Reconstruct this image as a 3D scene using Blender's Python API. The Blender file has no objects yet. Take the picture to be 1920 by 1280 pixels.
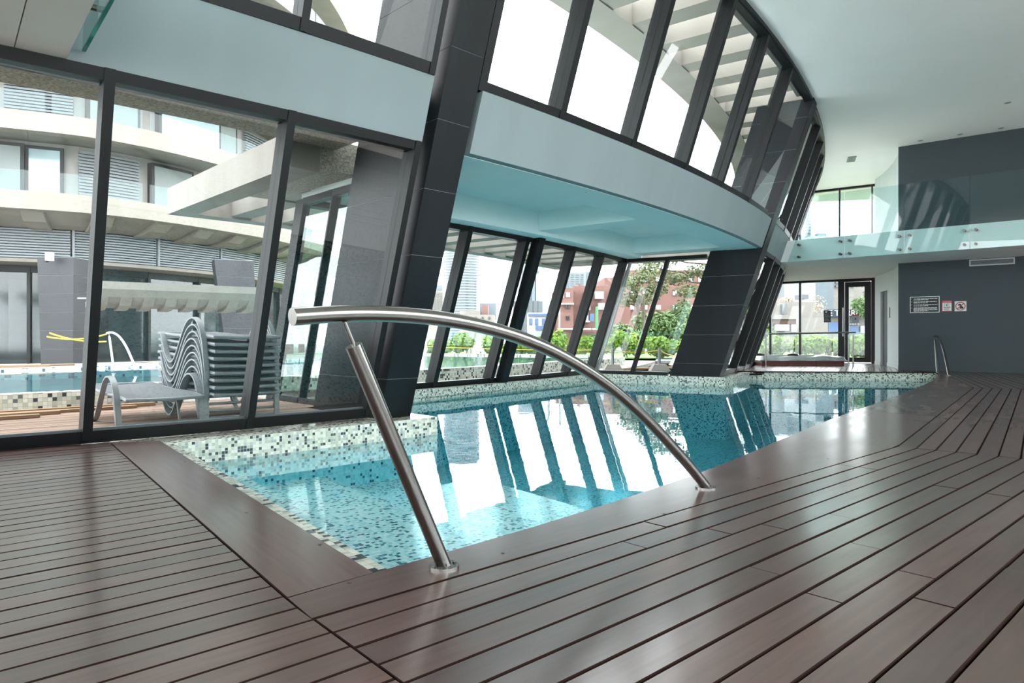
import bpy, bmesh, math, random
from mathutils import Vector, Matrix
from mathutils.geometry import tessellate_polygon
rnd = random.Random(7)
scene = bpy.context.scene
COL = scene.collection
V = Vector

# ------------------------------------------------------------------ camera, sky, exposure
cam_data = bpy.data.cameras.new('camera')
cam_data.sensor_width = 36.0
cam_data.lens = 24.0
cam_data.shift_y = -9.0 / 1920.0
cam_data.clip_end = 3000.0
cam_data.clip_start = 0.05
cam = bpy.data.objects.new('camera', cam_data)
COL.objects.link(cam)
cam.location = (0.0, 0.0, 0.65)
cam.rotation_euler = (math.radians(90), 0, 0)
scene.camera = cam

world = bpy.data.worlds.new('overcast_sky')
scene.world = world
world.use_nodes = True
_bg = world.node_tree.nodes['Background']
_bg.inputs[0].default_value = (0.955, 0.965, 1.0, 1)
_bg.inputs[1].default_value = 1.0

vs = scene.view_settings
vs.view_transform = 'Standard'
vs.look = 'None'
vs.gamma = 1.0
vs.use_curve_mapping = False
vs.exposure = 3.15
cy = scene.cycles
cy.max_bounces = 8
cy.diffuse_bounces = 5
cy.glossy_bounces = 4
cy.transmission_bounces = 2
cy.transparent_max_bounces = 28
cy.use_adaptive_sampling = True
cy.adaptive_threshold = 0.03
cy.volume_bounces = 0
cy.caustics_reflective = False
cy.caustics_refractive = False
cy.sample_clamp_indirect = 12.0

# ------------------------------------------------------------------ plan of the hall: rings round a court
CX, CY, R, K = -21.7322, 26.3214, 29.2627, 0.3317      # centre, glass-line radius at deck level, inward lean
Z1, Z2, Z3 = 2.08, 2.53, 4.36                          # underside and top of the band, high ceiling
WATER = -0.165

def P(dr, ph, z=0.0):
    a = math.radians(ph)
    return V((CX + (R + dr) * math.cos(a), CY + (R + dr) * math.sin(a), z))

def PL(dr, ph, z=0.0):
    return P(dr + K * z, ph, z)

def polar(p):
    dx, dy = p[0] - CX, p[1] - CY
    return math.hypot(dx, dy) - R, math.degrees(math.atan2(dy, dx))

def sight(u, v, d):
    """a far point: bearing and elevation in frame units, at distance d"""
    return V(((u - 960) / 1280 * d, d, 0.65 + (631 - v) / 1280 * d))

# ------------------------------------------------------------------ materials
def lin(h):
    h = h.lstrip('#')
    out = []
    for i in (0, 2, 4):
        c = int(h[i:i + 2], 16) / 255
        out.append(c / 12.92 if c <= 0.04045 else ((c + 0.055) / 1.055) ** 2.4)
    return (*out, 1)

def new_mat(name):
    m = bpy.data.materials.new(name)
    m.use_nodes = True
    nt = m.node_tree
    return m, nt, nt.nodes['Principled BSDF']

def surf(name, col, rough=0.5, var=0.06, scale=6.0, metal=0.0, bump=0.0, bscale=None, spec=0.5, streak=False, detail=5.0):
    m, nt, b = new_mat(name)
    N = nt.nodes
    tc = N.new('ShaderNodeTexCoord')
    nz = N.new('ShaderNodeTexNoise')
    nz.inputs['Scale'].default_value = scale
    nz.inputs['Detail'].default_value = detail
    src = tc.outputs['Object']
    if streak:
        mp = N.new('ShaderNodeMapping')
        mp.inputs['Scale'].default_value = (1, 1, 0.12)
        nt.links.new(src, mp.inputs[0])
        src = mp.outputs[0]
    nt.links.new(src, nz.inputs['Vector'])
    rp = N.new('ShaderNodeValToRGB')
    c = lin(col)
    rp.color_ramp.elements[0].position = 0.3
    rp.color_ramp.elements[1].position = 0.7
    rp.color_ramp.elements[0].color = tuple(max(0, x * (1 - var)) for x in c[:3]) + (1,)
    rp.color_ramp.elements[1].color = tuple(min(1, x * (1 + var)) for x in c[:3]) + (1,)
    nt.links.new(nz.outputs['Fac'], rp.inputs['Fac'])
    nt.links.new(rp.outputs['Color'], b.inputs['Base Color'])
    b.inputs['Roughness'].default_value = rough
    b.inputs['Metallic'].default_value = metal
    b.inputs['Specular IOR Level'].default_value = spec
    if bump:
        n2 = N.new('ShaderNodeTexNoise')
        n2.inputs['Scale'].default_value = bscale or scale * 8
        nt.links.new(tc.outputs['Object'], n2.inputs['Vector'])
        bp = N.new('ShaderNodeBump')
        bp.inputs['Strength'].default_value = bump
        bp.inputs['Distance'].default_value = 0.01
        nt.links.new(n2.outputs['Fac'], bp.inputs['Height'])
        nt.links.new(bp.outputs['Normal'], b.inputs['Normal'])
    return m

def wood(name, col, col2, rough0, rough1, spec=0.5, coat=0.0):
    """boards: grain along u, tone per board"""
    m, nt, b = new_mat(name)
    N, L = nt.nodes, nt.links
    uv = N.new('ShaderNodeUVMap')
    oi = N.new('ShaderNodeObjectInfo')
    ad = N.new('ShaderNodeVectorMath'); ad.operation = 'ADD'
    sc = N.new('ShaderNodeVectorMath'); sc.operation = 'SCALE'
    sc.inputs[3].default_value = 37.0
    cmb = N.new('ShaderNodeCombineXYZ')
    for i in range(3):
        L.new(oi.outputs['Random'], cmb.inputs[i])
    L.new(cmb.outputs[0], sc.inputs[0])
    L.new(uv.outputs[0], ad.inputs[0]); L.new(sc.outputs[0], ad.inputs[1])
    mp = N.new('ShaderNodeMapping'); mp.inputs['Scale'].default_value = (2.2, 34, 8)
    L.new(ad.outputs[0], mp.inputs[0])
    nz = N.new('ShaderNodeTexNoise'); nz.inputs['Scale'].default_value = 1.6; nz.inputs['Detail'].default_value = 7
    nz.inputs['Distortion'].default_value = 0.35
    L.new(mp.outputs[0], nz.inputs['Vector'])
    mix = N.new('ShaderNodeMix'); mix.data_type = 'RGBA'
    mix.inputs['A'].default_value = lin(col); mix.inputs['B'].default_value = lin(col2)
    L.new(nz.outputs['Fac'], mix.inputs['Factor'])
    hsv = N.new('ShaderNodeHueSaturation')
    mr = N.new('ShaderNodeMapRange'); mr.inputs['To Min'].default_value = 0.72; mr.inputs['To Max'].default_value = 1.3
    L.new(oi.outputs['Random'], mr.inputs['Value']); L.new(mr.outputs[0], hsv.inputs['Value'])
    L.new(mix.outputs['Result'], hsv.inputs['Color'])
    L.new(hsv.outputs[0], b.inputs['Base Color'])
    n2 = N.new('ShaderNodeTexNoise'); n2.inputs['Scale'].default_value = 2.6; n2.inputs['Detail'].default_value = 3
    mp2 = N.new('ShaderNodeMapping'); mp2.inputs['Scale'].default_value = (1.0, 3.5, 1)
    L.new(ad.outputs[0], mp2.inputs[0]); L.new(mp2.outputs[0], n2.inputs['Vector'])
    r = N.new('ShaderNodeMapRange'); r.inputs['From Min'].default_value = 0.1; r.inputs['From Max'].default_value = 0.9
    r.inputs['To Min'].default_value = rough0; r.inputs['To Max'].default_value = rough1
    L.new(n2.outputs['Fac'], r.inputs['Value']); L.new(r.outputs[0], b.inputs['Roughness'])
    bp = N.new('ShaderNodeBump'); bp.inputs['Strength'].default_value = 0.05; bp.inputs['Distance'].default_value = 0.002
    L.new(nz.outputs['Fac'], bp.inputs['Height']); L.new(bp.outputs[0], b.inputs['Normal'])
    b.inputs['Specular IOR Level'].default_value = spec
    if coat:
        b.inputs['Coat Weight'].default_value = coat
        cr_ = N.new('ShaderNodeMapRange'); cr_.inputs['From Min'].default_value = 0.1; cr_.inputs['From Max'].default_value = 0.9
        cr_.inputs['To Min'].default_value = 0.14; cr_.inputs['To Max'].default_value = 0.26
        L.new(n2.outputs['Fac'], cr_.inputs['Value']); L.new(cr_.outputs[0], b.inputs['Coat Roughness'])
        b.inputs['Coat IOR'].default_value = 1.9
    return m

MOSAIC = [(0.00, '#dfe2d4'), (0.22, '#c9cfbf'), (0.40, '#b9c3bb'), (0.54, '#e9ebe2'), (0.68, '#a3b0ac'), (0.76, '#cfd6c6'), (0.82, '#34424a'), (0.92, '#4d5a5e')]

def mosaic(name, cell=0.0205, table=MOSAIC, grout='#d8d8c8', rough=0.18):
    m, nt, b = new_mat(name)
    N, L = nt.nodes, nt.links
    uv = N.new('ShaderNodeUVMap')
    sc = N.new('ShaderNodeVectorMath'); sc.operation = 'SCALE'; sc.inputs[3].default_value = 1 / cell
    L.new(uv.outputs[0], sc.inputs[0])
    fl = N.new('ShaderNodeVectorMath'); fl.operation = 'FLOOR'; L.new(sc.outputs[0], fl.inputs[0])
    fr = N.new('ShaderNodeVectorMath'); fr.operation = 'FRACTION'; L.new(sc.outputs[0], fr.inputs[0])
    wn = N.new('ShaderNodeTexWhiteNoise'); wn.noise_dimensions = '2D'; L.new(fl.outputs[0], wn.inputs['Vector'])
    rp = N.new('ShaderNodeValToRGB'); rp.color_ramp.interpolation = 'CONSTANT'
    els = rp.color_ramp.elements
    while len(els) < len(table):
        els.new(0.5)
    for e, (p, c) in zip(els, table):
        e.position = p; e.color = lin(c)
    L.new(wn.outputs['Value'], rp.inputs['Fac'])
    sx = N.new('ShaderNodeSeparateXYZ'); L.new(fr.outputs[0], sx.inputs[0])
    def edge(o):
        s = N.new('ShaderNodeMath'); s.operation = 'SUBTRACT'; s.inputs[1].default_value = 0.5; L.new(o, s.inputs[0])
        a = N.new('ShaderNodeMath'); a.operation = 'ABSOLUTE'; L.new(s.outputs[0], a.inputs[0])
        return a.outputs[0]
    mx = N.new('ShaderNodeMath'); mx.operation = 'MAXIMUM'
    L.new(edge(sx.outputs[0]), mx.inputs[0]); L.new(edge(sx.outputs[1]), mx.inputs[1])
    gt = N.new('ShaderNodeMath'); gt.operation = 'GREATER_THAN'; gt.inputs[1].default_value = 0.455
    L.new(mx.outputs[0], gt.inputs[0])
    mix = N.new('ShaderNodeMix'); mix.data_type = 'RGBA'; mix.inputs['B'].default_value = lin(grout)
    L.new(rp.outputs[0], mix.inputs['A']); L.new(gt.outputs[0], mix.inputs['Factor'])
    L.new(mix.outputs['Result'], b.inputs['Base Color'])
    b.inputs['Roughness'].default_value = rough
    return m

def tile_mat(name, table=MOSAIC):
    m, nt, b = new_mat(name)
    N, L = nt.nodes, nt.links
    oi = N.new('ShaderNodeObjectInfo')
    rp = N.new('ShaderNodeValToRGB'); rp.color_ramp.interpolation = 'CONSTANT'
    els = rp.color_ramp.elements
    while len(els) < len(table):
        els.new(0.5)
    for e, (p, c) in zip(els, table):
        e.position = p; e.color = lin(c)
    L.new(oi.outputs['Random'], rp.inputs['Fac'])
    L.new(rp.outputs[0], b.inputs['Base Color'])
    b.inputs['Roughness'].default_value = 0.15
    return m

def schlick(nt, f0, gain=1.0):
    N, L = nt.nodes, nt.links
    lw = N.new('ShaderNodeLayerWeight'); lw.inputs[0].default_value = 0.5
    pw = N.new('ShaderNodeMath'); pw.operation = 'POWER'; pw.inputs[1].default_value = 5.0
    L.new(lw.outputs['Facing'], pw.inputs[0])
    ma = N.new('ShaderNodeMath'); ma.operation = 'MULTIPLY_ADD'
    ma.inputs[1].default_value = (1 - f0) * gain; ma.inputs[2].default_value = f0 * gain
    L.new(pw.outputs[0], ma.inputs[0])
    ge = N.new('ShaderNodeNewGeometry')
    om = N.new('ShaderNodeMath'); om.operation = 'SUBTRACT'; om.inputs[0].default_value = 1.0
    L.new(ge.outputs['Backfacing'], om.inputs[1])
    mu = N.new('ShaderNodeMath'); mu.operation = 'MULTIPLY'; mu.use_clamp = True
    L.new(ma.outputs[0], mu.inputs[0]); L.new(om.outputs[0], mu.inputs[1])
    return lw, mu.outputs[0]

def glass(name, tint='#f4fbf8', f0=0.05, rough=0.0, gain=1.0, frost=None):
    m = bpy.data.materials.new(name); m.use_nodes = True
    nt = m.node_tree; N, L = nt.nodes, nt.links
    N.remove(N['Principled BSDF'])
    out = N['Material Output']
    tr = N.new('ShaderNodeBsdfTransparent'); tr.inputs[0].default_value = lin(tint)
    gl = N.new('ShaderNodeBsdfGlossy'); gl.inputs['Roughness'].default_value = rough
    _, fac = schlick(nt, f0, gain)
    mx = N.new('ShaderNodeMixShader')
    L.new(fac, mx.inputs[0])
    body = tr.outputs[0]
    if frost:
        df = N.new('ShaderNodeBsdfTranslucent'); df.inputs[0].default_value = lin(frost[0])
        d2 = N.new('ShaderNodeBsdfDiffuse'); d2.inputs[0].default_value = lin(frost[0])
        m1 = N.new('ShaderNodeMixShader'); m1.inputs[0].default_value = 0.5
        L.new(df.outputs[0], m1.inputs[1]); L.new(d2.outputs[0], m1.inputs[2])
        m2 = N.new('ShaderNodeMixShader'); m2.inputs[0].default_value = frost[1]
        L.new(tr.outputs[0], m2.inputs[1]); L.new(m1.outputs[0], m2.inputs[2])
        body = m2.outputs[0]
    L.new(body, mx.inputs[1]); L.new(gl.outputs[0], mx.inputs[2])
    L.new(mx.outputs[0], out.inputs['Surface'])
    return m

def water_mat(name, tint, bump, scale, absorb, density):
    m = bpy.data.materials.new(name); m.use_nodes = True
    nt = m.node_tree; N, L = nt.nodes, nt.links
    N.remove(N['Principled BSDF'])
    out = N['Material Output']
    tr = N.new('ShaderNodeBsdfTransparent'); tr.inputs[0].default_value = lin(tint)
    gl = N.new('ShaderNodeBsdfGlossy'); gl.inputs['Roughness'].default_value = 0.0
    lw, fac = schlick(nt, 0.025)
    mx = N.new('ShaderNodeMixShader'); L.new(fac, mx.inputs[0])
    L.new(tr.outputs[0], mx.inputs[1]); L.new(gl.outputs[0], mx.inputs[2])
    L.new(mx.outputs[0], out.inputs['Surface'])
    tc = N.new('ShaderNodeTexCoord')
    nz = N.new('ShaderNodeTexNoise'); nz.inputs['Scale'].default_value = scale; nz.inputs['Detail'].default_value = 2
    L.new(tc.outputs['Object'], nz.inputs['Vector'])
    bp = N.new('ShaderNodeBump'); bp.inputs['Strength'].default_value = bump; bp.inputs['Distance'].default_value = 0.02
    L.new(nz.outputs['Fac'], bp.inputs['Height'])
    L.new(bp.outputs[0], gl.inputs['Normal']); L.new(bp.outputs[0], lw.inputs['Normal'])
    va = N.new('ShaderNodeVolumeAbsorption'); va.inputs[0].default_value = lin(absorb); va.inputs[1].default_value = density
    L.new(va.outputs[0], out.inputs['Volume'])
    # the unseen sides and bottom of the body of water, same absorption
    s = bpy.data.materials.new(name + '_side'); s.use_nodes = True
    n2 = s.node_tree; n2.nodes.remove(n2.nodes['Principled BSDF'])
    t2 = n2.nodes.new('ShaderNodeBsdfTransparent')
    n2.links.new(t2.outputs[0], n2.nodes['Material Output'].inputs['Surface'])
    v2 = n2.nodes.new('ShaderNodeVolumeAbsorption'); v2.inputs[0].default_value = lin(absorb); v2.inputs[1].default_value = density
    n2.links.new(v2.outputs[0], n2.nodes['Material Output'].inputs['Volume'])
    return m, s

def leafy(name, c1, c2, trans=0.3):
    m, nt, b = new_mat(name)
    N, L = nt.nodes, nt.links
    tc = N.new('ShaderNodeTexCoord')
    wn = N.new('ShaderNodeTexNoise'); wn.inputs['Scale'].default_value = 9.0; wn.inputs['Detail'].default_value = 3
    L.new(tc.outputs['Object'], wn.inputs['Vector'])
    rp = N.new('ShaderNodeValToRGB')
    rp.color_ramp.elements[0].position = 0.35; rp.color_ramp.elements[1].position = 0.65
    rp.color_ramp.elements[0].color = lin(c1); rp.color_ramp.elements[1].color = lin(c2)
    L.new(wn.outputs['Fac'], rp.inputs['Fac'])
    L.new(rp.outputs[0], b.inputs['Base Color'])
    b.inputs['Roughness'].default_value = 0.55
    tl = N.new('ShaderNodeBsdfTranslucent'); L.new(rp.outputs[0], tl.inputs[0])
    mx = N.new('ShaderNodeMixShader'); mx.inputs[0].default_value = trans
    L.new(b.outputs[0], mx.inputs[1]); L.new(tl.outputs[0], mx.inputs[2])
    L.new(mx.outputs[0], N['Material Output'].inputs['Surface'])
    return m

MT = {}
MT['deck'] = wood('dark_deck_wood', '#36201c', '#65453c', 0.3, 0.42, coat=1.0)
MT['coping'] = wood('coping_wood', '#3c2520', '#66463d', 0.3, 0.4, coat=1.0)
MT['board_edge'] = surf('raw_board_edge', '#2a1a16', 0.85, 0.1, spec=0.1)
MT['terrace'] = wood('terrace_wood', '#6d5447', '#937866', 0.5, 0.7)
MT['lumber'] = wood('loose_lumber', '#6f543e', '#9a7c5e', 0.6, 0.8)
MT['void'] = surf('under_deck_shadow', '#14100f', 0.9)
MT['mosaic'] = mosaic('pool_mosaic')
MT['mosaic_wet'] = mosaic('submerged_mosaic', 0.0205, [(0, '#dff0ee'), (.25, '#c4e2e2'), (.45, '#eef6f4'), (.58, '#a9d4d8'), (.72, '#d4ebe9'), (.83, '#1f5c70'), (.92, '#3f7f8e')], '#d9e8e4')  # brighter aqua tiles: the pool's cyan light is put into their colour
MT['tile'] = tile_mat('single_mosaic_tile')
MT['grout'] = surf('grout', '#d5d6c8', 0.8)
MT['glass'] = glass('window_glass', '#f2f6f5', 0.05)
MT['glass_bay'] = glass('bay_side_glass', '#d8ece8', 0.10, gain=1.3)
MT['balustrade'] = glass('balustrade_glass', '#eaf5f5', 0.06)
MT['glass_edge'] = surf('green_glass_edge', '#2f9488', 0.15)
MT['frame'] = surf('dark_aluminium', '#101315', 0.45, 0.05, 3, metal=0.0, spec=0.3)
MT['frame_light'] = surf('silver_aluminium', '#8d979b', 0.35, metal=0.6)
MT['column'] = surf('dark_slate_cladding', '#0e1418', 0.5, 0.55, 3.5, bump=0.12, bscale=25, streak=True, spec=0.3)
MT['column_core'] = surf('cladding_joint', '#8c9698', 0.8)
MT['fascia'] = surf('pool_tinted_plaster', '#8a9799', 0.75, 0.05, 2.2, streak=True)  # aqua cast of light off the pool mixed into the plaster colour
MT['bay_paint'] = surf('pool_lit_paint', '#ecfafa', 0.7, 0.03, 1.5)  # cyan light thrown up by the water, painted into the white
MT['ceiling'] = surf('white_ceiling_paint', '#f6f5f2', 0.8, 0.02, 0.8)
MT['white'] = surf('white_wall_paint', '#d3d9d8', 0.7, 0.03, 2)
MT['soffit_white'] = surf('off_white_panel', '#eeebe5', 0.6, 0.04, 1.4)
MT['darkwall'] = surf('slate_blue_wall_paint', '#39444a', 0.6, 0.03, 6)
MT['steel'] = surf('brushed_stainless', '#8e8d8a', 0.22, 0.05, 30, metal=1.0)
MT['bolt'] = surf('bronze_bolt', '#6a6660', 0.35, metal=0.9)
MT['concrete'] = surf('pale_concrete', '#918c85', 0.85, 0.10, 3, bump=0.2, streak=True)
MT['concrete_warm'] = surf('cream_concrete', '#8b857c', 0.85, 0.08, 2.5, streak=True)
MT['stipple'] = surf('stippled_soffit', '#a8a094', 0.9, 0.45, 60, bump=0.4, bscale=120)
MT['paving'] = surf('pale_paving', '#8f8981', 0.85, 0.1, 2)
MT['grey_metal'] = surf('grey_powder_coat', '#878d92', 0.45, 0.04, 5)
MT['lounger'] = surf('silver_lounger_frame', '#83868a', 0.42, 0.04, 5)
MT['sling'] = surf('grey_mesh_sling', '#5f6164', 0.7, 0.08, 90)
MT['black'] = surf('black_plastic', '#17191b', 0.5)
MT['white_plastic'] = surf('white_plastic', '#c0c0bc', 0.5)
MT['white_print'] = surf('white_print', '#f0f0ee', 0.6, 0)
MT['black_print'] = surf('black_print', '#101214', 0.5, 0)
MT['red_print'] = surf('red_print', '#b3222a', 0.5, 0)
MT['spa_shell'] = surf('grey_spa_shell', '#8f9799', 0.25, 0.25, 5)
MT['spa_skirt'] = surf('red_brown_spa_skirt', '#5e2f26', 0.5, 0.2, 8)
MT['yellow'] = surf('yellow_tape', '#e6c53c', 0.5, 0.1)
MT['orange'] = surf('orange_plastic', '#d84a2a', 0.5)
MT['dark_glass'] = surf('dark_window_glass', '#2c3639', 0.08, 0.2, 1.5, spec=0.9)
MT['pale_glass'] = surf('pale_window_glass', '#b4c9cc', 0.08, 0.15, 1.2, spec=0.9)
MT['blind'] = surf('white_blind', '#959b9a', 0.7, 0.04, 2)
MT['taupe'] = surf('taupe_render', '#a7a19d', 0.8, 0.05)
MT['grass'] = surf('lawn', '#7c9a45', 0.9, 0.3, 12)
MT['asphalt'] = surf('asphalt', '#7d7f7f', 0.9, 0.1)
MT['leaf_bright'] = leafy('bright_hedge_leaves', '#5f8120', '#a3b438', 0.3)
MT['leaf_mid'] = leafy('mid_green_leaves', '#3a5530', '#667f48', 0.25)
MT['leaf_pine'] = leafy('pine_needles', '#454f38', '#727a50', 0.2)
MT['leaf_palm'] = leafy('blade_leaves', '#5d7d4a', '#9db678', 0.25)
MT['leaf_dry'] = leafy('dry_twigs', '#8d7b66', '#b7a68c', 0.2)
MT['bark'] = surf('bark', '#4e4740', 0.9, 0.3, 12)
MT['brick'] = surf('red_brick', '#74554e', 0.9, 0.14, 25)
MT['tower_white'] = surf('tower_white', '#6c7173', 0.7, 0.03)
MT['tower_glass'] = surf('tower_glass', '#4c585e', 0.2, 0.12, 0.4)
MT['tower_beige'] = surf('tower_beige', '#6c665d', 0.8, 0.05)
MT['tower_grey'] = surf('grey_panel', '#575e63', 0.6, 0.06, 0.5)
MT['blue_paint'] = surf('blue_paint', '#4d6488', 0.5, 0.1)
MT['green_paint'] = surf('green_paint', '#3fae58', 0.5, 0.1)
MT['house_white'] = surf('house_white', '#7b7771', 0.8, 0.06)
MT['house_brown'] = surf('house_brown_band', '#4d3a34', 0.8, 0.06)
MT['sign_navy'] = surf('navy_sign_band', '#2b3542', 0.5, 0.05)
MT['crane'] = surf('crane_yellow', '#dfb04a', 0.6)

# ------------------------------------------------------------------ mesh helpers
ORG = {}

class M:
    def __init__(self):
        self.v = []; self.f = []
    def poly(self, pts):
        i = len(self.v); self.v += [V(p) for p in pts]; self.f.append(list(range(i, i + len(pts))))
        return self
    def box8(self, b, t):
        i = len(self.v); n = len(b); self.v += [V(p) for p in b] + [V(p) for p in t]
        self.f.append(list(range(i + n - 1, i - 1, -1))); self.f.append(list(range(i + n, i + 2 * n)))
        for k in range(n):
            j = (k + 1) % n
            self.f.append([i + k, i + j, i + n + j, i + n + k])
        return self
    def prism(self, pts, z0, z1):
        return self.box8([V((p[0], p[1], z0)) for p in pts], [V((p[0], p[1], z1)) for p in pts])
    def bx(self, c, s, rz=0.0):
        c = V(c); ca, sa = math.cos(rz), math.sin(rz); q = []
        for z in (-0.5, 0.5):
            for x, y in ((-0.5, -0.5), (0.5, -0.5), (0.5, 0.5), (-0.5, 0.5)):
                lx, ly = x * s[0], y * s[1]
                q.append(c + V((lx * ca - ly * sa, lx * sa + ly * ca, z * s[2])))
        return self.box8(q[:4], q[4:])
    def bar(self, p, q, w, h, up=(0, 0, 1)):
        p, q = V(p), V(q); d = (q - p).normalized(); s = d.cross(V(up))
        if s.length < 1e-5: s = d.cross(V((1, 0, 0)))
        s.normalize(); u = s.cross(d)
        c = [s * (a * w / 2) + u * (b * h / 2) for a, b in ((-1, -1), (1, -1), (1, 1), (-1, 1))]
        return self.box8([p + x for x in c], [q + x for x in c])
    def tube(self, pts, r, n=10, cap=True):
        pts = [V(p) for p in pts]; rs = r if isinstance(r, (list, tuple)) else [r] * len(pts)
        i0 = len(self.v); ref = None
        for k, p in enumerate(pts):
            d = (pts[min(k + 1, len(pts) - 1)] - pts[max(k - 1, 0)]).normalized()
            if ref is None:
                ref = d.cross(V((0, 0, 1)))
                if ref.length < 1e-3: ref = d.cross(V((1, 0, 0)))
            ref = (ref - d * ref.dot(d)).normalized(); b = d.cross(ref)
            for j in range(n):
                a = 2 * math.pi * j / n
                self.v.append(p + (ref * math.cos(a) + b * math.sin(a)) * rs[k])
        for k in range(len(pts) - 1):
            for j in range(n):
                a, b2 = i0 + k * n + j, i0 + k * n + (j + 1) % n
                self.f.append([a, b2, b2 + n, a + n])
        if cap:
            self.f.append([i0 + j for j in range(n)][::-1])
            self.f.append([i0 + (len(pts) - 1) * n + j for j in range(n)])
        return self
    def strip(self, pts, w, t, side):
        """flat bar of width w (along side) and thickness t following pts"""
        pts = [V(p) for p in pts]; side = V(side).normalized(); i0 = len(self.v)
        for k, p in enumerate(pts):
            d = (pts[min(k + 1, len(pts) - 1)] - pts[max(k - 1, 0)]).normalized()
            u = side.cross(d).normalized()
            for a, b in ((-1, -1), (1, -1), (1, 1), (-1, 1)):
                self.v.append(p + side * (a * w / 2) + u * (b * t / 2))
        for k in range(len(pts) - 1):
            for j in range(4):
                a, b = i0 + k * 4 + j, i0 + k * 4 + (j + 1) % 4
                self.f.append([a, b, b + 4, a + 4])
        self.f.append([i0 + j for j in range(4)][::-1])
        self.f.append([i0 + (len(pts) - 1) * 4 + j for j in range(4)])
        return self
    def ring(self, d0, d1, p0, p1, z0, z1, n=None, lean=False, lean_bottom=None):
        n = n or max(1, int(abs(p1 - p0) / 0.5))
        i0 = len(self.v); fn = PL if lean else P
        for k in range(n + 1):
            ph = p0 + (p1 - p0) * k / n
            self.v += [fn(d0, ph, z0), fn(d1, ph, z0), fn(d1, ph, z1), fn(d0, ph, z1)]
        for k in range(n):
            for j in range(4):
                a, b = i0 + k * 4 + j, i0 + k * 4 + (j + 1) % 4
                self.f.append([a, b, b + 4, a + 4])
        self.f.append([i0 + j for j in range(4)][::-1]); self.f.append([i0 + n * 4 + j for j in range(4)])
        return self
    def cyl(self, c, r, h, n=20, r2=None):
        c = V(c); r2 = r if r2 is None else r2
        b = [c + V((r * math.cos(2 * math.pi * k / n), r * math.sin(2 * math.pi * k / n), 0)) for k in range(n)]
        t = [c + V((r2 * math.cos(2 * math.pi * k / n), r2 * math.sin(2 * math.pi * k / n), h)) for k in range(n)]
        return self.box8(b, t)
    def build(self, name, mat, parent=None, uv=None, smooth=False, keep=False):
        if parent is not None:
            o0 = ORG[parent.name]
        elif keep:
            o0 = V((0, 0, 0))
        else:
            xs = [p.x for p in self.v]; ys = [p.y for p in self.v]; zs = [p.z for p in self.v]
            o0 = V(((min(xs) + max(xs)) / 2, (min(ys) + max(ys)) / 2, min(zs)))
        me = bpy.data.meshes.new(name)
        me.from_pydata([p - o0 for p in self.v], [], self.f)
        bm = bmesh.new(); bm.from_mesh(me)
        bmesh.ops.recalc_face_normals(bm, faces=bm.faces[:])
        if uv:
            ly = bm.loops.layers.uv.new('UVMap')
            for f in bm.faces:
                n = f.normal; c = f.calc_center_median() + o0
                for l in f.loops:
                    l[ly].uv = uv(l.vert.co + o0, n, c)
        if smooth:
            for f in bm.faces: f.smooth = True
        bm.to_mesh(me); bm.free()
        if smooth and hasattr(me, 'set_sharp_from_angle'):
            me.set_sharp_from_angle(angle=math.radians(40))
        mats = mat if isinstance(mat, (list, tuple)) else [mat]
        for x in mats: me.materials.append(x)
        if len(mats) == 2 and mats[1] is MT['board_edge']:
            for f in me.polygons: f.material_index = 0 if f.normal.z > .9 else 1
        o = bpy.data.objects.new(name, me); COL.objects.link(o)
        if parent is not None:
            o.parent = parent; ORG[o.name] = o0.copy()
        else:
            o.location = o0; ORG[o.name] = o0.copy()
        return o

def uv_polar(p, n, c):
    dr, ph = polar(p); a = math.radians(ph); _, pc = polar(c); ac = math.radians(pc)
    u = (R) * a
    if abs(n.z) > 0.7: return (u, dr)
    er = V((math.cos(ac), math.sin(ac), 0))
    return (u, p.z) if abs(n.dot(er)) > 0.7 else (dr, p.z)

def uv_frame(o, d):
    o, d = V(o), V(d).normalized(); s = V((-d.y, d.x, 0))
    def fn(p, n, c):
        q = p - o
        return (q.dot(d), q.dot(s) + (p.z if abs(n.z) < 0.7 else 0))
    return fn

def thing(name, label, cat, loc=(0, 0, 0), group=None):
    o = bpy.data.objects.new(name, None); COL.objects.link(o)
    o.location = loc; o.empty_display_size = 0.1
    ORG[o.name] = V(loc)
    o['label'] = label; o['category'] = cat
    if group: o['group'] = group
    return o

def tag(o, label, cat, group=None, kind=None):
    o['label'] = label; o['category'] = cat
    if group: o['group'] = group
    if kind: o['kind'] = kind
    return o

def struct(name, loc=(0, 0, 0), label=None):
    o = bpy.data.objects.new(name, None); COL.objects.link(o)
    o.location = loc; o.empty_display_size = 0.1
    o['kind'] = 'structure'; ORG[o.name] = V(loc)
    if label: o['label'] = label
    return o

def skin(o, label=None):
    o['kind'] = 'structure'
    if label: o['label'] = label
    return o

def copy_tree(o, parent=None):
    c = o.copy(); COL.objects.link(c)
    if parent is not None: c.parent = parent; c.matrix_parent_inverse = Matrix()
    for ch in [x for x in bpy.data.objects if x.parent == o]:
        copy_tree(ch, c)
    return c

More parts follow.
